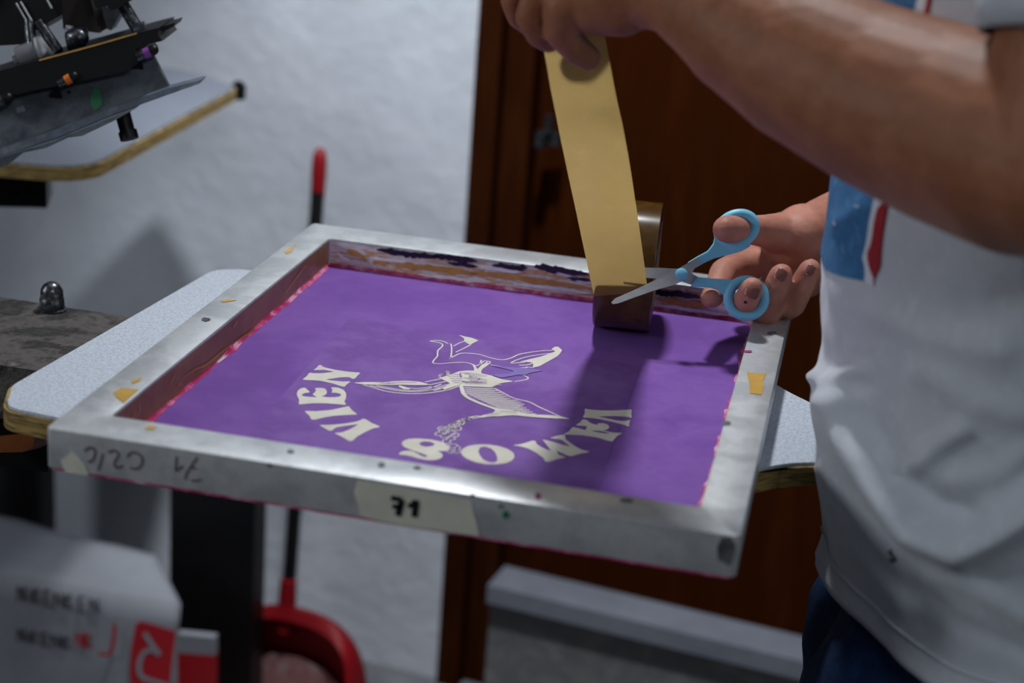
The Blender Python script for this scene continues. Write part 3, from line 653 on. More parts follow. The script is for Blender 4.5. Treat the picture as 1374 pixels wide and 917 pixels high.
def levr(a, b, r, m, tip):
    bm = bmesh.new(); add_rod(bm, h(*a, -.012), h(*b, -.012), r*.9, r); o = hd.part('lever', bm, M_rod, angle=40)
    m1 = h(*b, -.012); m0 = h(*a, -.012); e = (m1-m0)
    bm = bmesh.new(); add_rod(bm, m0+e*.45, m0+e*.8, r*1.04, r*1.06); hd.part('ink_stain', bm, m, angle=40, under=o)
    bm = bmesh.new(); add_rod(bm, m0+e*.8, m1, r*1.05, r); add_ball(bm, m1, r); hd.part('knob', bm, M_black, angle=40, under=o)
levr((84, 110), (104, 99), .0042, M_orange, 1); levr((188, 74), (210, 64), .0046, M_violet, 1); levr((-8, 140), (16, 128), .005, M_rod, 1)
bm = bmesh.new()
for (x, y, r) in ((73, 131, .0058), (91, 125, .0016), (182, 92, .006), (165, 80, .002), (172, 84, .002)):
    bm = bmesh.new(); add_rod(bm, h(x, y, .0035), h(x, y, .0055), r, n=20); hd.part('bolt_hole', bm, M_black)
bm = bmesh.new(); add_prism(bm, [h(20, 146, .003), h(30, 143, .003), h(33, 150, .003), h(22, 153, .003)], HD*.0005)
hd.part('tape_bit', bm, M_carton)
bm = bmesh.new(); add_prism(bm, blob_px(128, 134, 8, 14, lambda x, y: h(x, y, .0036), seed=3), HD*.0003); hd.part('ink_spot', bm, M_green)
# arm that ties the head to the press column
bm = bmesh.new()
A = h(-30, 60, .035); B = V((hub.x+.05, hub.y-.02, 1.27))
s = V((0, .025, 0))
add_prism(bm, [A-s, A+s, B+s, B-s], V((0, 0, .045))); hd.part('head_arm', bm, M_black)

# ================================================================ TAPE ROLL
ax = V((math.cos(.08), math.sin(.08), 0)); nn = V((-ax.y, ax.x, 0))
RR = .0545; HWD = .0238
rc0 = V((.3128, .4266, 0))+nn*.012; rc0.z = MZ+RR+.0005
tr = Thing('tape_roll', (rc0.x, rc0.y, MZ), 'roll of gold packing tape standing on the purple mesh, its end pulled up', 'tape')
def cyl(rad, hw, a): return rc0+ax*hw+(nn*math.cos(a)+V((0, 0, 1))*math.sin(a))*rad
bm = bmesh.new(); n = 72; prof = [(.039, -HWD), (RR-.0006, -HWD), (RR, -HWD+.0006), (RR, HWD-.0006), (RR-.0006, HWD), (.039, HWD)]
rings = [[bm.verts.new(cyl(r, w, 2*math.pi*i/n)) for i in range(n)] for r, w in prof]
for k in range(len(prof)):
    A, B = rings[k], rings[(k+1) % len(prof)]
    for i in range(n): bm.faces.new((A[i], A[(i+1) % n], B[(i+1) % n], B[i]))
tr.part('wound_tape', bm, M_tape_roll, angle=35)
for sg in (-1, 1):
    bm = bmesh.new(); A = [bm.verts.new(cyl(.0394, sg*(HWD+.0002), 2*math.pi*i/n)) for i in range(n)]; B = [bm.verts.new(cyl(RR-.0008, sg*(HWD+.0002), 2*math.pi*i/n)) for i in range(n)]
    for i in range(n): bm.faces.new((A[i], A[(i+1) % n], B[(i+1) % n], B[i]))
    tr.part('roll_side', bm, M_navy, label='dark navy side of the roll')
bm = bmesh.new(); prof = [(.0365, -HWD-.0004), (.0392, -HWD-.0004), (.0392, HWD+.0004), (.0365, HWD+.0004)]
rings = [[bm.verts.new(cyl(r, w, 2*math.pi*i/n)) for i in range(n)] for r, w in prof]
for k in range(4):
    A, B = rings[k], rings[(k+1) % 4]
    for i in range(n): bm.faces.new((A[i], A[(i+1) % n], B[(i+1) % n], B[i]))
tr.part('core', bm, M_core, angle=35)
def onroll(x, y):
    """front intersection of the line of sight with the roll's cylinder"""
    r = ray(x, y); o = CAM-rc0
    r2 = r-ax*r.dot(ax); o2 = o-ax*o.dot(ax)
    a = r2.dot(r2); b = 2*r2.dot(o2); c = o2.dot(o2)-(RR+.0003)**2
    d = max(b*b-4*a*c, 0); return CAM+r*((-b-math.sqrt(d))/(2*a))
# free strip: left and right edge from the roll up to the pinching hand
def strip_edge(b, rest): return spline([b]+[at(*q) for q in rest], 8)
Lb = onroll(797, 397.5); Rb = onroll(869.5, 393)
Zb = (pj(Lb)[2]+pj(Rb)[2])/2
Le = strip_edge(Lb, [(777, 303, Zb-.055), (755, 200, 1.255), (741, 130, 1.222), (729.5, 66, 1.195), (722, 20, 1.178), (716, -20, 1.166)])
Re = strip_edge(Rb, [(857, 300, Zb-.058), (841.5, 200, 1.24), (827, 130, 1.212), (814, 62, 1.19), (805, 18, 1.175), (798, -20, 1.163)])
bm = bmesh.new(); nv = 10; rows = []
for i, (l, r) in enumerate(zip(Le, Re)):
    row = []
    for j in range(nv+1):
        s = j/nv; p = l*(1-s)+r*s
        w = (r-l).normalized(); t = (Le[min(i+1, len(Le)-1)]-Le[max(i-1, 0)]).normalized(); nr = w.cross(t).normalized()
        bowl = math.sin(math.pi*s)*.0012*min(1, i/12); wav = .0006*noise.noise(V((s*3, i*.22, 0)))*min(1, i/10)
        row.append(bm.verts.new(p+nr*(bowl+wav)))
    rows.append(row)
for A, B in zip(rows, rows[1:]):
    for j in range(nv): bm.faces.new((A[j], A[j+1], B[j+1], B[j]))
bmesh.ops.solidify(bm, geom=bm.faces, thickness=.00025)
tr.part('tape_strip', bm, M_tape, angle=60, label='free strip of gold tape held up by the hand')

# ================================================================ SCISSORS
DZ = (Zb-.012)-1.332; SZ = 1.332+DZ
SN = -FW                                                   # towards the viewer, across the scissors' plane
def sc(X, Y, d=0): return at(780+X*.26201, 240+Y*.26201, SZ+d)
sx = Thing('scissors', sc(508, 492), 'small scissors with pale blue handles cutting the gold tape', 'scissors')
def blade(pl, d, th=.0016):
    me_pts = [sc(X, Y, d) for X, Y in pl]; bm = bmesh.new(); add_prism(bm, me_pts, FW*th); bevel(bm, .0004, 1); return bm
# front blade: tip at lower left, runs under the pivot to the upper handle
sx.part('blade', blade([(153, 634), (175, 612), (260, 575), (360, 528), (440, 490), (500, 460), (548, 430), (600, 400), (615, 425), (580, 460), (560, 495), (520, 525), (470, 545), (380, 570), (280, 605), (190, 638), (162, 642)], -.0034), M_steel, label='steel blade in front of the tape')
back_d = .0040
# rear blade passes behind the strip and is tied to the lower handle
def sc2(X, Y): return (X, Y)
sx.part('blade', blade([(215, 452), (260, 450), (340, 456), (430, 458), (500, 462), (560, 480), (600, 505), (640, 520), (640, 545), (570, 545), (520, 528), (440, 515), (340, 508), (260, 485)], .0020), M_steel, label='steel blade behind the tape')
bm = bmesh.new(); pc = sc(508, 492, -.0045)
add_lathe(bm, sc(508, 492, .004), -FW, [(.0052, 0), (.0052, .007), (.0049, .0085), (.0035, .0095), (.0, .0098)], 28)
sx.part('pivot_cap', bm, M_handle, angle=40)
def handle(shank, ring, tube, d, nm):
    bm = bmesh.new()
    add_prism(bm, [sc(X, Y, d-.0026) for X, Y in shank], FW*.0056); bevel(bm, .0014, 3)
    cx, cy, ra, rb, ang = ring; ca, sa = math.cos(ang), math.sin(ang)
    pts = [sc(cx+ra*math.cos(t)*ca-rb*math.sin(t)*sa, cy+ra*math.cos(t)*sa+rb*math.sin(t)*ca, d) for t in [2*math.pi*i/48 for i in range(48)]]
    add_tube(bm, pts, tube, 12, True)
    me = remesh(bm, .0006, 5, .5)
    sx.meshpart('handle', me, M_handle, True)
handle([(546, 428), (600, 395), (650, 368), (678, 330), (686, 285), (712, 280), (735, 320), (790, 345), (850, 330), (868, 345), (820, 372), (760, 388), (690, 405), (640, 425), (583, 458)], (796, 258, 96, 73, -.42), .0044, 0.000, 'upper')
handle([(592, 504), (700, 512), (830, 518), (815, 535), (778, 560), (758, 600), (762, 650), (740, 640), (735, 600), (700, 568), (660, 558), (564, 550), (572, 528)], (845, 612, 92, 90, .0), .0044, .002, 'lower')

# ================================================================ PERSON
Fx = V((-1, 0, 0))
def qz(X, Y, Z): return at(780+X*.26201, 240+Y*.26201, Z+DZ)
TC = V((.628, .235, 0))                      # torso axis
bm = bmesh.new()
shL = V((.588, .052, FL+.515)); shR = V((.61, .42, FL+.515))
# left (near) arm
elL = at(1440, 226, .905)
arm = [shL, shL.lerp(elL, .5)+V((.004, -.004, 0)), elL, at(1374, 203, .935), at(1280, 170, .975), at(1180, 131, 1.01), at(1080, 84, 1.04), at(1000, 40, 1.065), at(945, 5, 1.085), at(905, -14, 1.10), at(872, -18, 1.115)]
rad = [.052, .049, .051, .0575, .0570, .0535, .0490, .0415, .034, .0285, .0275]
chain(bm, arm, rad, 24)
# left hand: palm and five fingers, pinching the tape
palm = [at(860, -16, 1.118), at(830, -14, 1.128), at(800, -20, 1.14), at(780, -24, 1.15)]
chain(bm, palm, [.027, .029, .028, .024]); chain(bm, [at(850, -30, 1.13), at(800, -45, 1.165), at(770, -50, 1.18)], [.025, .024, .018])
chain(bm, [at(835, 10, 1.125), at(800, 8, 1.135), at(770, 2, 1.14)], [.0195, .019, .016])
chain(bm, [at(785, -8, 1.135), at(757, 8, 1.135), at(754, 42, 1.150), at(772, 65, 1.160), at(790, 78, 1.166)], [.0145, .0135, .0120, .0105, .0088])           # front finger, tip to the right
chain(bm, [at(768, -30, 1.155), at(722, -8, 1.15), at(711, 22, 1.155), at(724, 46, 1.165), at(736, 54, 1.172)], [.0125, .0112, .0102, .0096, .0088])
chain(bm, [at(760, -48, 1.175), at(700, -30, 1.175), at(690, 0, 1.18), at(697, 22, 1.188), at(712, 34, 1.195)], [.012, .0105, .0098, .009, .0082])
chain(bm, [at(755, -62, 1.195), at(700, -55, 1.20), at(692, -22, 1.205), at(702, 2, 1.212)], [.012, .0105, .0095, .0085])
chain(bm, [at(830, -8, 1.165), at(806, 8, 1.193), at(786, 24, 1.205), at(770, 36, 1.207)], [.017, .0135, .0115, .0095])   # thumb behind the tape
# right (far) arm and hand with the scissors
elR = V((.70, .53, FL+.18)); wrR = qz(1300, 235, 1.425)
chain(bm, [shR, shR.lerp(elR, .5)+V((.0, .01, 0)), elR, elR.lerp(wrR, .35), elR.lerp(wrR, .7), wrR, qz(1240, 250, 1.415)], [.052, .05, .045, .0435, .036, .0285, .026])
hand = [(qz(1210, 285, 1.405), .0270), (qz(1140, 300, 1.400), .0290), (qz(1070, 330, 1.398), .0270)]
chain(bm, [p for p, _ in hand], [r for _, r in hand])
chain(bm, [qz(1200, 380, 1.418), qz(1120, 440, 1.42), qz(1060, 480, 1.42)], [.030, .030, .026])
chain(bm, [qz(1150, 420, 1.42), qz(950, 450, 1.418), qz(860, 455, 1.415)], [.026, .024, .018])
# thumb through the upper ring
chain(bm, [qz(1120, 300, 1.385), qz(1030, 285, 1.384), qz(935, 268, 1.366), qz(872, 264, 1.352), qz(800, 262, 1.336), qz(740, 258, 1.324)], [.0230, .0190, .0138, .0122, .0124, .0110])
# index finger behind the lower handle, its tip below it
chain(bm, [qz(960, 440, 1.405), qz(800, 450, 1.392), qz(728, 480, 1.378), qz(700, 545, 1.362), qz(672, 604, 1.345), qz(660, 610, 1.342)], [.0170, .0132, .0118, .0106, .0094, .0086])
# middle finger through the lower ring
chain(bm, [qz(1010, 520, 1.400), qz(880, 640, 1.382), qz(838, 655, 1.352), qz(845, 618, 1.330), qz(868, 572, 1.320), qz(875, 558, 1.318)], [.0170, .0126, .0106, .0102, .0098, .0088])
# ring finger and little finger curled beside it
chain(bm, [qz(1060, 500, 1.405), qz(955, 660, 1.385), qz(945, 690, 1.366), qz(985, 590, 1.345), qz(1020, 500, 1.338), qz(1026, 488, 1.338)], [.0176, .0132, .0122, .0110, .0100, .0090])
chain(bm, [qz(1130, 480, 1.405), qz(1050, 650, 1.385), qz(1078, 640, 1.366), qz(1130, 545, 1.352), qz(1170, 470, 1.348), qz(1174, 462, 1.348)], [.0176, .0128, .0118, .0106, .0095, .0086])
# trunk under the clothes, neck and head
chain(bm, [V((TC.x, TC.y, FL-.05)), V((TC.x, TC.y, FL+.15)), V((TC.x+.01, TC.y, FL+.33)), V((TC.x+.015, TC.y, FL+.45))], [.10, .095, .10, .085], 28)
for s in (-1, 1): chain(bm, [V((TC.x, TC.y+s*.06, FL-.05)), V((TC.x, TC.y+s*.07, FL+.30)), V((TC.x-.01, TC.y+s*.13, FL+.485))], [.10, .095, .055], 28)
chain(bm, [V((TC.x+.0, TC.y, FL+.53)), V((TC.x-.04, TC.y, FL+.64))], [.062, .056], 28)
hc = V((TC.x-.07, TC.y, FL+.745))
add_ball(bm, hc, .088, (1.08, .86, 1.15), 32, 20); add_ball(bm, hc+V((-.045, 0, -.055)), .058, (1, .95, .9), 24, 16)
chain(bm, [hc+V((-.092, 0, .01)), hc+V((-.112, 0, -.03))], [.010, .014], 16)
for s in (-1, 1): add_ball(bm, hc+V((.005, s*.078, -.012)), .03, (.6, .3, 1.1)); add_ball(bm, hc+V((-.085, s*.032, .018)), .014, (.8, 1.3, .6)); add_ball(bm, hc+V((-.088, s*.012, -.065)), .010, (.8, 1.6, .5))
body_me = remesh(bm, .0021, 7, .5)
pe = Thing('person', (TC.x, TC.y, 0), 'person in white T-shirt and jeans holding gold tape and blue scissors over the frame', 'person')
pe.o.name = 'person'
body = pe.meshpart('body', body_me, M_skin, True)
# fingernails (lying on the finger tips that face us)
def nail(X, Y, Z, ang, L, Wd, bulge=.0012):
    c = at(780+X*.26201, 240+Y*.26201, Z); u = RX*math.cos(ang)+DN*math.sin(ang); w = FW.cross(u).normalized(); bm = bmesh.new(); n = 8; rows = []
    for i in range(n+1):
        a = -1+2*i/n; row = []
        for j in range(n+1):
            b = -1+2*j/n; ww = Wd*(1-.12*max(0, a)**2-.25*max(0, -a)**3)
            p = c+u*(a*L*.5*(1-.10*b*b))+w*(b*ww*.5); p = p+FW*(.0022*b*b+.0006*a*a)
            row.append(bm.verts.new(p))
        rows.append(row)
    for A, B in zip(rows, rows[1:]):
        for j in range(n): bm.faces.new((A[j], A[j+1], B[j+1], B[j]))
    bmesh.ops.solidify(bm, geom=bm.faces, thickness=.0006)
    return pe.part('fingernail', bm, M_nail, smooth=True, under=body)
# (positions are settled against the finished body below)
bvh = BVHTree.FromPolygons([v.co.copy() for v in body.data.vertices], [tuple(p.vertices) for p in body.data.polygons])
def hitZ(X, Y):
    o = CAM-pe.o.location; r = ray(780+X*.26201, 240+Y*.26201).normalized()
    q = bvh.ray_cast(o, r)
    return (q[0]+pe.o.location-CAM).dot(FW) if q[0] else None
for X, Y, ang, L, Wd in ((878, 580, -1.15, .0105, .0115), (1027, 492, -1.2, .0105, .0105), (1176, 468, -1.15, .009, .009)):
    z = hitZ(X, Y)
    if z: nail(X, Y, z-.0009, ang, L, Wd)
zf = hitZ(842, 630)
if zf:
    bm = bmesh.new(); add_ball(bm, at(780+842*.26201, 240+630*.26201, zf), .0016, (1, .4, 1.2), 10, 8); pe.part('ink_stain', bm, M_black_ink, under=body)
for s in (-1, 1):
    bm = bmesh.new(); add_ball(bm, hc+V((-.088, s*.033, .006)), .011); pe.part('eye', bm, M_pwhite, smooth=True, under=body)
bm = bmesh.new(); add_ball(bm, hc+V((.014, 0, .02)), .096, (1.08, .88, 1.12), 32, 20)
bmesh.ops.delete(bm, geom=[v for v in bm.verts if v.co.z < hc.z-.03 or (v.co.x < hc.x-.05 and v.co.z < hc.z+.055)], context='VERTS')
pe.part('hair', bm, M_hair, smooth=True)

# T-shirt: rings fitted to the outline in the photo
SIL = [(-520, 1330), (-300, 1240), (-100, 1180), (0, 1165), (120, 1140), (235, 1117), (345, 1103), (420, 1099), (470, 1101), (510, 1091), (560, 1091), (600, 1096), (640, 1101), (690, 1107), (725, 1104), (755, 1096), (785, 1096), (850, 1112), (950, 1140)]
def interp(T, y):
    if y <= T[0][0]: return T[0][1]
    for (a, b), (c, d) in zip(T, T[1:]):
        if a <= y <= c: return b+(d-b)*(y-a)/(c-a)
    return T[-1][1]
ZT, ZB = FL+.545, FL-.116
NZ, NT = 150, 220
AP = [(0, .150, .205), (.15, .150, .205), (.35, .148, .20), (.55, .143, .198), (.75, .140, .205), (.86, .128, .205), (.93, .105, .19), (.97, .085, .15), (1, .068, .085)]
def ab(t):
    for (t0, a0, b0), (t1, a1, b1) in zip(AP, AP[1:]):
        if t0 <= t <= t1:
            s = (t-t0)/(t1-t0); return a0+(a1-a0)*s, b0+(b1-b0)*s
    return AP[-1][1:]
RIDGES = [  # folds drawn on the cloth: points (px), height, width
 ([(1128, 545), (1150, 600), (1185, 660), (1230, 720), (1290, 745), (1345, 715), (1390, 680)], .024, 24),
 ([(1100, 640), (1120, 700), (1150, 760), (1210, 830)], .006, 16),
 ([(1215, 640), (1250, 610), (1290, 580)], .010, 13),
 ([(1095, 508), (1120, 515), (1150, 500)], .008, 10),
 ([(1150, 570), (1190, 630), (1240, 690), (1300, 700)], -.010, 18),
 ([(1170, 590), (1210, 650), (1270, 690)], -.007, 18),
 ([(1240, 500), (1300, 540), (1374, 560)], .005, 22),
 ([(1180, 420), (1250, 455), (1340, 470)], .004, 20),
 ([(1260, 780), (1310, 800), (1374, 840)], .005, 16), ([(1230, 800), (1290, 850), (1374, 890)], -.004, 14),
 ([(1290, 650), (1340, 640), (1380, 610)], .005, 16), ([(1130, 300), (1150, 290), (1158, 275)], .005, 8)]
def ridge(x, y):
    s = 0
    for pl, hh, w in RIDGES:
        best = 1e9
        for (x0, y0), (x1, y1) in zip(pl, pl[1:]):
            dx, dy = x1-x0, y1-y0; t = max(0, min(1, ((x-x0)*dx+(y-y0)*dy)/(dx*dx+dy*dy)))
            best = min(best, (x-x0-dx*t)**2+(y-y0-dy*t)**2)
        if best < 9*w*w: s += hh*math.exp(-best/(w*w))
    return s
G = []
for i in range(NZ+1):
    t = i/NZ; z = ZB+(ZT-ZB)*t; a, b = ab(t); off = 0
    for _ in range(8):
        best = None
        for j in range(0, 120):
            th = 2*math.pi*j/120; p = V((TC.x+off-a*math.cos(th), TC.y-b*math.sin(th), z)); x, y, Z = pj(p)
            if best is None or x < best[0]: best = (x, y, Z)
        want = interp(SIL, best[1]); off += (want-best[0])*best[2]/FPX*1.02
    off = max(-.1, min(.12, off))
    if t > .8: off = off*(1-(t-.8)/.2)+.0*((t-.8)/.2)
    G.append((z, a, b, off))
rows = []
for i, (z, a, b, off) in enumerate(G):
    row = []
    for j in range(NT):
        th = 2*math.pi*j/NT; c, s = math.cos(th), math.sin(th)
        e = V((-c, -s, 0)); p = V((TC.x+off-a*c, TC.y-b*s, z))
        x, y, Z = pj(p)
        dsp = 0
        if e.dot(CAM-p) > -.25: dsp += ridge(x, y)*.85
        q = V((th*2.2, z*7, 1.7)); low = max(0, 1-(z-ZB)/.5)
        dsp += .004*noise.noise(q)+.0022*noise.noise(V((th*4+z*9, z*18, 5)))+.0008*noise.noise(V((th*9, z*45, 9)))
        if z-ZB < .03: dsp += .0035*math.sin(th*5+1)*(1-(z-ZB)/.03)
        lowt = max(0, 1-(z-ZB)/.22); p = p+V((0, 0, lowt*(.014*s+.006*math.sin(3*th+.5))))
        row.append(p+e*dsp)
    rows.append(row)
bm = bmesh.new(); vv = [[bm.verts.new(p) for p in r] for r in rows]
for A, B in zip(vv, vv[1:]):
    for j in range(NT): bm.faces.new((A[j], A[(j+1) % NT], B[(j+1) % NT], B[j]))
for sgn, sh, el in ((-1, shL, elL), (1, shR, elR)):           # sleeves
    mid = sh.lerp(el, .75)
    d = (mid-sh).normalized(); inw = V((0, -sgn, 0)); x, y, zz = basis(d); rr = []
    prof_ = [(sh-d*.080+inw*.030, .008), (sh-d*.076+inw*.027, .034), (sh-d*.060+inw*.020, .056), (sh-d*.035+inw*.010, .069), (sh, .075)]+[(sh.lerp(mid, k/14), .075-.018*k/14) for k in range(1, 15)]
    for p, r in prof_:
        rr.append([bm.verts.new(p+(x*math.cos(q)+y*math.sin(q))*(r+.0025*noise.noise(V((q, p.z*20, 1))))) for q in [2*math.pi*k/40 for k in range(40)]])
    bm.faces.new(rr[0])
    for A, B in zip(rr, rr[1:]):
        for k in range(40): bm.faces.new((A[k], A[(k+1) % 40], B[(k+1) % 40], B[k]))
shirt = pe.part('t_shirt', bm, M_shirt, smooth=True)
sm = shirt.modifiers.new('thickness', 'SOLIDIFY'); sm.thickness = .0012; sm.offset = -1
# hem seam
bm = bmesh.new()
hemr = [rows[5][j]+(rows[5][j]-V((TC.x, TC.y, rows[5][j].z))).normalized()*.0006 for j in range(NT)]
add_tube(bm, hemr, .0009, 6, True); pe.part('hem', bm, M_shirt, smooth=True, under=shirt)
# chest print in shirt coordinates
def S(th, z, d=.0009):
    fi = (z-ZB)/(ZT-ZB)*NZ; i = max(0, min(NZ-1, int(fi))); u = fi-i
    fj = th/(2*math.pi)*NT; j = int(math.floor(fj)); w = fj-j; j0 = j % NT; j1 = (j+1) % NT
    p = (rows[i][j0]*(1-w)+rows[i][j1]*w)*(1-u)+(rows[i+1][j0]*(1-w)+rows[i+1][j1]*w)*u
    return p+V((-math.cos(th), -math.sin(th), 0))*d
def tz(x, y):
    """photo pixel -> (theta, z) on the shirt's near side"""
    best = None
    for i in range(0, NZ+1):
        for j in range(NT):
            th = 2*math.pi*j/NT
            if not (0 <= th < 2.6 or th > 6.0): continue
            X, Y, Z = pj(rows[i][j]); d = (X-x)**2+(Y-y)**2+(0 if Z < 1.36 else 1e5)
            if best is None or d < best[0]: best = (d, th, rows[i][j].z)
    th = best[1]; return (th-2*math.pi if th > math.pi else th), best[2]
def zz(X, Y): return (1080+X*.19632, 220+Y*.19632)
er = [tz(*zz(*q)) for q in ((415, 800), (408, 720), (385, 645), (420, 540), (437, 400), (455, 320), (480, 270))]      # blue | white
wr = [tz(*zz(*q)) for q in ((470, 806), (462, 720), (430, 625), (470, 540), (472, 400), (500, 320), (525, 280))]      # white | red
rr_ = [tz(*zz(*q)) for q in ((490, 806), (505, 720), (512, 625), (528, 540), (545, 400), (553, 330), (556, 300))]     # red | shirt
z_lo = er[0][1]; z_hi = FL+.43
tl_, zl_ = tz(1105, 354)

def edge_at(E, z):
    E = sorted(E, key=lambda q: q[1])
    if z <= E[0][1]: return E[0][0]
    for (a, b), (c, d) in zip(E, E[1:]):
        if b <= z <= d: return a+(c-a)*(z-b)/max(d-b, 1e-6)
    return E[-1][0]
def patch(name, fl, frr, m, d, slope, under):
    bm = bmesh.new(); rws = []; n = 60; k = 24
    for i in range(n+1):
        r = []
        for j in range(k+1):
            z = z_lo+(z_hi-z_lo)*i/n; th = fl(z)+(frr(z)-fl(z))*j/k
            zb_ = z_lo+(zl_-z_lo)*max(0, min(1, (er[0][0]-th)/max(er[0][0]-tl_, .01))); z = zb_+(z_hi-zb_)*i/n
            r.append(bm.verts.new(S(th % (2*math.pi), z, d)))
        rws.append(r)
    for A, B in zip(rws, rws[1:]):
        for j in range(k): bm.faces.new((A[j], A[j+1], B[j+1], B[j]))
    return pe.part(name, bm, m, smooth=True, under=under)
e_b = lambda z: edge_at(er, z); e_w = lambda z: edge_at(wr, z); e_r = lambda z: edge_at(rr_, z)
patch('shirt_print', lambda z: -e_b(z)+.1 if e_b(z) > .2 else -.3, e_b, M_pblue, .0010, 0, shirt)['label'] = 'blue block of the chest print'
patch('shirt_print', e_w, e_r, M_pred, .0011, 0, shirt)['label'] = 'red stripe of the chest print'
patch('shirt_print', e_b, e_w, M_pwhite, .0010, 0, shirt)
# small stain
sp = tz(1199, 766)
bm = bmesh.new()
for i in range(3):
    a = (sp[0]+.012*math.cos(i*2.1), sp[1]+.003*math.sin(i*2.1))
    add_ball(bm, S(a[0] % (2*math.pi), a[1], .0002), .0022, (1, 1, 1), 8, 6)
pe.part('stain', bm, M_stain, under=shirt)
# jeans
bm = bmesh.new()
for s in (-1, 1):
    y0 = TC.y+s*.076; x0 = .597
    chain(bm, [V((x0+.015, y0+.004, FL-.05)), V((x0, y0+.004, FL-.13)), V((x0-.008, y0, FL-.20)), V((x0-.002, y0+s*.01, FL-.34)), V((x0+.02, y0+s*.015, FL-.50)), V((x0+.035, y0+s*.02, FL-.70)), V((x0+.04, y0+s*.02, .12))], [.07, .080, .093, .092, .080, .068, .064], 28)
chain(bm, [V((.63, TC.y-.05, FL-.13)), V((.63, TC.y+.05, FL-.13))], [.092, .092], 24)
jm = remesh(bm, .006, 6, .5)
for v in jm.vertices:
    n = v.co; v.co = v.co+V((noise.noise(n*16), noise.noise(n*16+V((9, 0, 0))), 0))*.006+V((noise.noise(n*40), noise.noise(n*40+V((3, 0, 0))), 0))*.002
pe.meshpart('jeans', jm, M_denim, True)
for s in (-1, 1):
    bm = bmesh.new(); y0 = TC.y+s*.105
    chain(bm, [V((.64, y0, .045)), V((.57, y0+s*.01, .045)), V((.50, y0+s*.02, .035))], [.043, .044, .034], 20)
    for v in bm.verts: v.co.z = max(v.co.z, .002)
    me = remesh(bm, .006, 4, .5); pe.meshpart('shoe', me, M_shoe, True)

# ================================================================ DUSTPAN
dc = onz(398, 962, .004)
dp = Thing('lobby_dustpan', (dc.x, dc.y, 0), 'red long-handled dustpan with black pole standing by the white wall', 'dustpan')
dl = V((WD.x, WD.y, 0)); df = -WN                      # sideways / opening direction
def arch(hw, hh, n=32):
    out = []
    for i in range(n+1):
        t = math.pi*i/n; c, s = math.cos(t), math.sin(t)
        out.append((-hw*(abs(c)**.75)*(1 if c > 0 else -1), hh*(s**.62)))
    return out
bm = bmesh.new()
BW, BH, DP = .120, .185, .20
prof = arch(BW, BH); rws = []
# back wall: an arched plate dished at the rim; side walls and floor run forward, open in front
rws.append([bm.verts.new(dc+dl*u*.80+df*(-.012)+V((0, 0, .006+w*.82))) for u, w in prof])
rws.append([bm.verts.new(dc+dl*u*.95+df*(-.004)+V((0, 0, .002+w*.965))) for u, w in prof])
rws.append([bm.verts.new(dc+dl*u+df*.012+V((0, 0, w))) for u, w in prof])
for k in range(1, 7):
    f = k/6; rws.append([bm.verts.new(dc+dl*u*(1+.12*f)+df*(.012+(DP-.012)*f*(1-(w/BH)**1.1*.97))+V((0, 0, w*(1-.10*f*w/BH)))) for u, w in prof])
for A, B in zip(rws, rws[1:]):
    for j in range(len(A)-1): bm.faces.new((A[j], A[j+1], B[j+1], B[j]))
    bm.faces.new((A[-1], A[0], B[0], B[-1]))
bm.faces.new(rws[0])
bmesh.ops.recalc_face_normals(bm, faces=bm.faces); bmesh.ops.solidify(bm, geom=bm.faces, thickness=.0025)
pan = dp.part('pan', bm, M_red2, angle=60)
bm = bmesh.new()
add_prism(bm, [dc+dl*u+df*dd+V((0, 0, w)) for u, dd, w in ((-.085, .0, .02), (-.07, .0, .075), (-.045, .0, .095), (0, .0, .10), (.04, .0, .092), (.07, .0, .07), (.085, .0, .02))], df*.001)
add_prism(bm, [dc+dl*u+df*dd+V((0, 0, .0065)) for u, dd in ((-.095, .015), (.095, .015), (.115, .17), (-.115, .17))], V((0, 0, .001)))
dp.part('dust_film', bm, M_dust, under=pan)
gp0 = dc+dl*(-.022)+V((0, 0, .19))-df*.0
gtop = onp(430, 198, wpt(0, 0, -.06), WN); gmid = onp(426, 266, wpt(0, 0, -.065), WN)
pol0 = V(gp0); 
bm = bmesh.new(); add_rod(bm, pol0-V((0, 0, .035)), gmid+(gtop-gmid)*.2, .0098, .0098); dp.part('pole', bm, M_black, angle=40)
bm = bmesh.new(); dz = (gtop-gmid); L = dz.length; add_lathe(bm, gmid, dz, [(.0098, 0), (.0105, .002), (.0105, L*.3), (.0112, L*.5), (.0105, L*.75), (.0085, L*.92), (.004, L*.99), (0, L)], 20); dp.part('grip', bm, M_red, angle=50)
bm = bmesh.new(); add_rod(bm, pol0-V((0, 0, .05)), pol0+(gmid-pol0).normalized()*.03, .015, .012); dp.part('socket', bm, M_red2, angle=40)

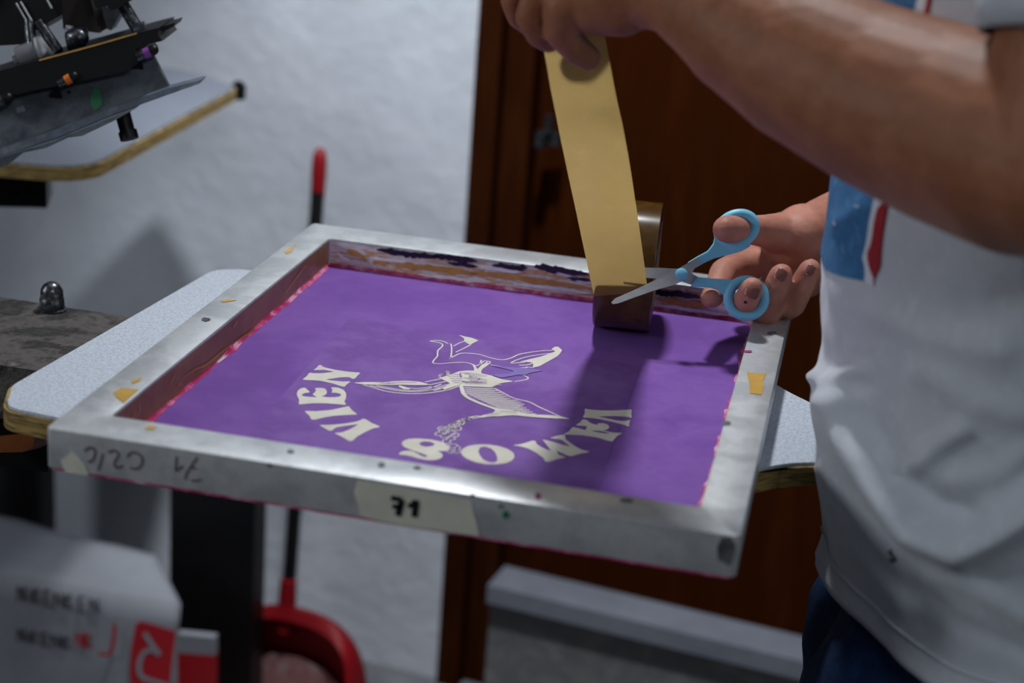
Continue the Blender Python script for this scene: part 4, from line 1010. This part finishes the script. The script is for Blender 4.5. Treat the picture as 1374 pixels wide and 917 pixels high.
# ================================================================ CARTON
CZ = FL-.665
cb = Thing('white_carton', (onz(60, 800, CZ).x, onz(60, 800, CZ).y, 0), 'crumpled white carton with black print and red logo, low at lower left', 'carton')
K = onz(152, 796, CZ); Lf = onz(-140, 746, CZ); Rb_ = onz(243, 812, CZ-.02); Bk = onz(207, 744, CZ+.01); BL = onz(-140, 660, CZ)
bm = bmesh.new()
ts = [Lf, K, Rb_, Bk, BL]; bsn = [V((p.x, p.y, .0)) for p in ts]; bsn[2] = V((Rb_.x-.01, Rb_.y, 0))
tv = [bm.verts.new(p) for p in ts]; bv = [bm.verts.new(p) for p in bsn]
bm.faces.new(tv); bm.faces.new(bv[::-1])
for i in range(5): bm.faces.new((tv[i], bv[i], bv[(i+1) % 5], tv[(i+1) % 5]))
bmesh.ops.recalc_face_normals(bm, faces=bm.faces)
bmesh.ops.triangulate(bm, faces=[f for f in bm.faces if len(f.verts) > 4]); bmesh.ops.subdivide_edges(bm, edges=bm.edges, cuts=7, use_grid_fill=True)
for v in bm.verts: v.co += V((noise.noise(v.co*14), noise.noise(v.co*14+V((5, 0, 0))), noise.noise(v.co*11+V((0, 7, 0)))))*.004*min(1, v.co.z*10)
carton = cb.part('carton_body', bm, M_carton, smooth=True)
def face_map(a, b):
    n = (b-a).cross(V((0, 0, 1))).normalized()
    if n.dot(CAM-a) < 0: n = -n
    return a, n
fa, fn = face_map(K, Rb_)
def onc(x, y, d=.007): return onp(x, y, fa+fn*d, fn)
bm = bmesh.new(); add_prism(bm, [onc(*q) for q in ((182, 838), (190, 834), (236, 848), (228, 917), (226, 950), (184, 950), (174, 905), (176, 870))], -fn*.0006)
lg = cb.part('logo', bm, M_cred, label='red logo patch with white strokes', under=carton)
bm = bmesh.new()
for pl in ([(194, 850), (203, 864), (214, 880)], [(214, 875), (196, 874), (187, 890), (190, 908), (210, 916), (224, 920)]):
    ribbon(bm, spline([onc(*q, .008) for q in pl], 5), .0065, fn)
cb.part('logo_stroke', bm, M_carton, under=lg)
bm = bmesh.new()
ribbon(bm, spline([onc(*q, .008) for q in ((154, 838), (152, 862), (146, 878), (132, 878))], 5), .005, fn)
cb.part('letter', bm, M_cred, under=carton)
fa2, fn2 = face_map(Lf, K)
def onc2(x, y, d=.006): return onp(x, y, fa2+fn2*d, fn2)
for (y0, xs, hgt, m) in ((797, [24, 44, 60, 74, 88, 106, 122], 20, M_cprint), (853, [24, 40, 56, 70, 84], 17, M_cprint), (845, [102, 114], 20, M_cred)):
    for i, x in enumerate(xs):
        bm = bmesh.new(); yy = y0+(x-24)*.17
        if i % 3 == 0: pls = [[(x, yy-hgt/2), (x, yy+hgt/2)], [(x, yy-hgt/2), (x+9, yy+hgt/2)], [(x+9, yy-hgt/2), (x+9, yy+hgt/2)]]
        elif i % 3 == 1: pls = [[(x, yy-hgt/2), (x, yy+hgt/2)], [(x+8, yy-hgt/2), (x, yy)], [(x, yy), (x+8, yy+hgt/2)]]
        else: pls = [[(x, yy-hgt/2), (x, yy+hgt/2)], [(x, yy-hgt/2), (x+8, yy-hgt/2+1)], [(x, yy), (x+7, yy+1)], [(x, yy+hgt/2), (x+8, yy+hgt/2+1)]]
        for pl in pls: ribbon(bm, [onc2(*q) for q in pl], .0034, fn2)
        cb.part('letter', bm, m, under=carton)
# red and white packet between carton and dustpan
pk0 = onz(262, 880, CZ-.12)
pk = Thing('cardboard_packet', (pk0.x, pk0.y+.05, 0), 'small red packet with white top band between carton and dustpan', 'packet')
def onk(x, y): return onp(x, y, V((0, pk0.y, 0)), V((0, 1, 0)))
bm = bmesh.new(); add_prism(bm, [onk(238, 876), onk(288, 880), V((onk(288, 880).x, pk0.y, 0)), V((onk(238, 876).x, pk0.y, 0))], V((0, .012, 0))); bevel(bm, .002); pk.part('packet_body', bm, M_cred)
bm = bmesh.new(); add_prism(bm, [onk(238, 851), onk(288, 856), onk(288, 880), onk(238, 876)], V((0, .012, 0))); bevel(bm, .002); pk.part('top_band', bm, M_carton, label='white top band')

# ================================================================ LIGHT
def area(name, loc, target, size, power, col=(1, 1, 1), sy=None, spread=None):
    l = bpy.data.lights.new(name, 'AREA'); l.energy = power; l.color = col; l.size = size
    if sy: l.shape = 'RECTANGLE'; l.size_y = sy
    if spread: l.spread = math.radians(spread)
    o = bpy.data.objects.new(name, l); C.objects.link(o); o.location = loc
    o.rotation_euler = (V(target)-V(loc)).to_track_quat('-Z', 'Y').to_euler(); return o
area('ceiling_lamp', (.13, .78, FL+1.2), (.28, .35, FL), .11, 4.4, (.93, .97, 1), .11, 104)
area('wall_fill', (.05, .62, FL+.66), (-.1, 1.38, FL+.46), .5, .7, (.92, .96, 1), .12)  # added fill that brightens the back wall, not a known fixture
sl = bpy.data.lights.new('wall_fill_spot', 'SPOT'); sl.energy = 170; sl.color = (.92, .96, 1); sl.spot_size = math.radians(40); sl.spot_blend = .7; sl.shadow_soft_size = .06  # unseen spot, added to lift the lower wall while missing the mesh
so = bpy.data.objects.new('wall_fill_spot', sl); C.objects.link(so); so.location = (.12, .42, 2.62)
so.rotation_euler = (V((.02, 1.37, FL-.34))-V(so.location)).to_track_quat('-Z', 'Y').to_euler()
area('side_fill', (-1.7, -.6, FL+.75), (.5, .2, FL-.05), .5, 12, (.9, .95, 1), .4)  # added fill from the left for shirt and hand, no known source there
area('front_fill', (1.3, -1.7, 2.3), (.5, .1, FL), .7, 8, (.86, .93, 1), .3)  # added camera-side fill for the frame's front face and the shirt
wd = bpy.data.worlds.new('room'); bpy.context.scene.world = wd; wd.use_nodes = True
wd.node_tree.nodes['Background'].inputs[0].default_value = (.75, .87, 1, 1); wd.node_tree.nodes['Background'].inputs[1].default_value = .03

# ================================================================ CAMERA
cam = bpy.data.cameras.new('camera'); co = bpy.data.objects.new('camera', cam); C.objects.link(co)
cam.sensor_width = 36; cam.lens = FPX/1374*36; cam.clip_start = .02
Rm = Matrix((RX, -DN, -FW)).transposed().to_4x4(); co.matrix_world = Matrix.Translation(CAM) @ Rm
cam.dof.use_dof = True; cam.dof.focus_distance = 1.36; cam.dof.aperture_fstop = 4.0
sc_ = bpy.context.scene; sc_.camera = co
vs = sc_.view_settings; vs.view_transform = 'Standard'; vs.look = 'None'; vs.gamma = 1; vs.exposure = 0; vs.use_curve_mapping = False
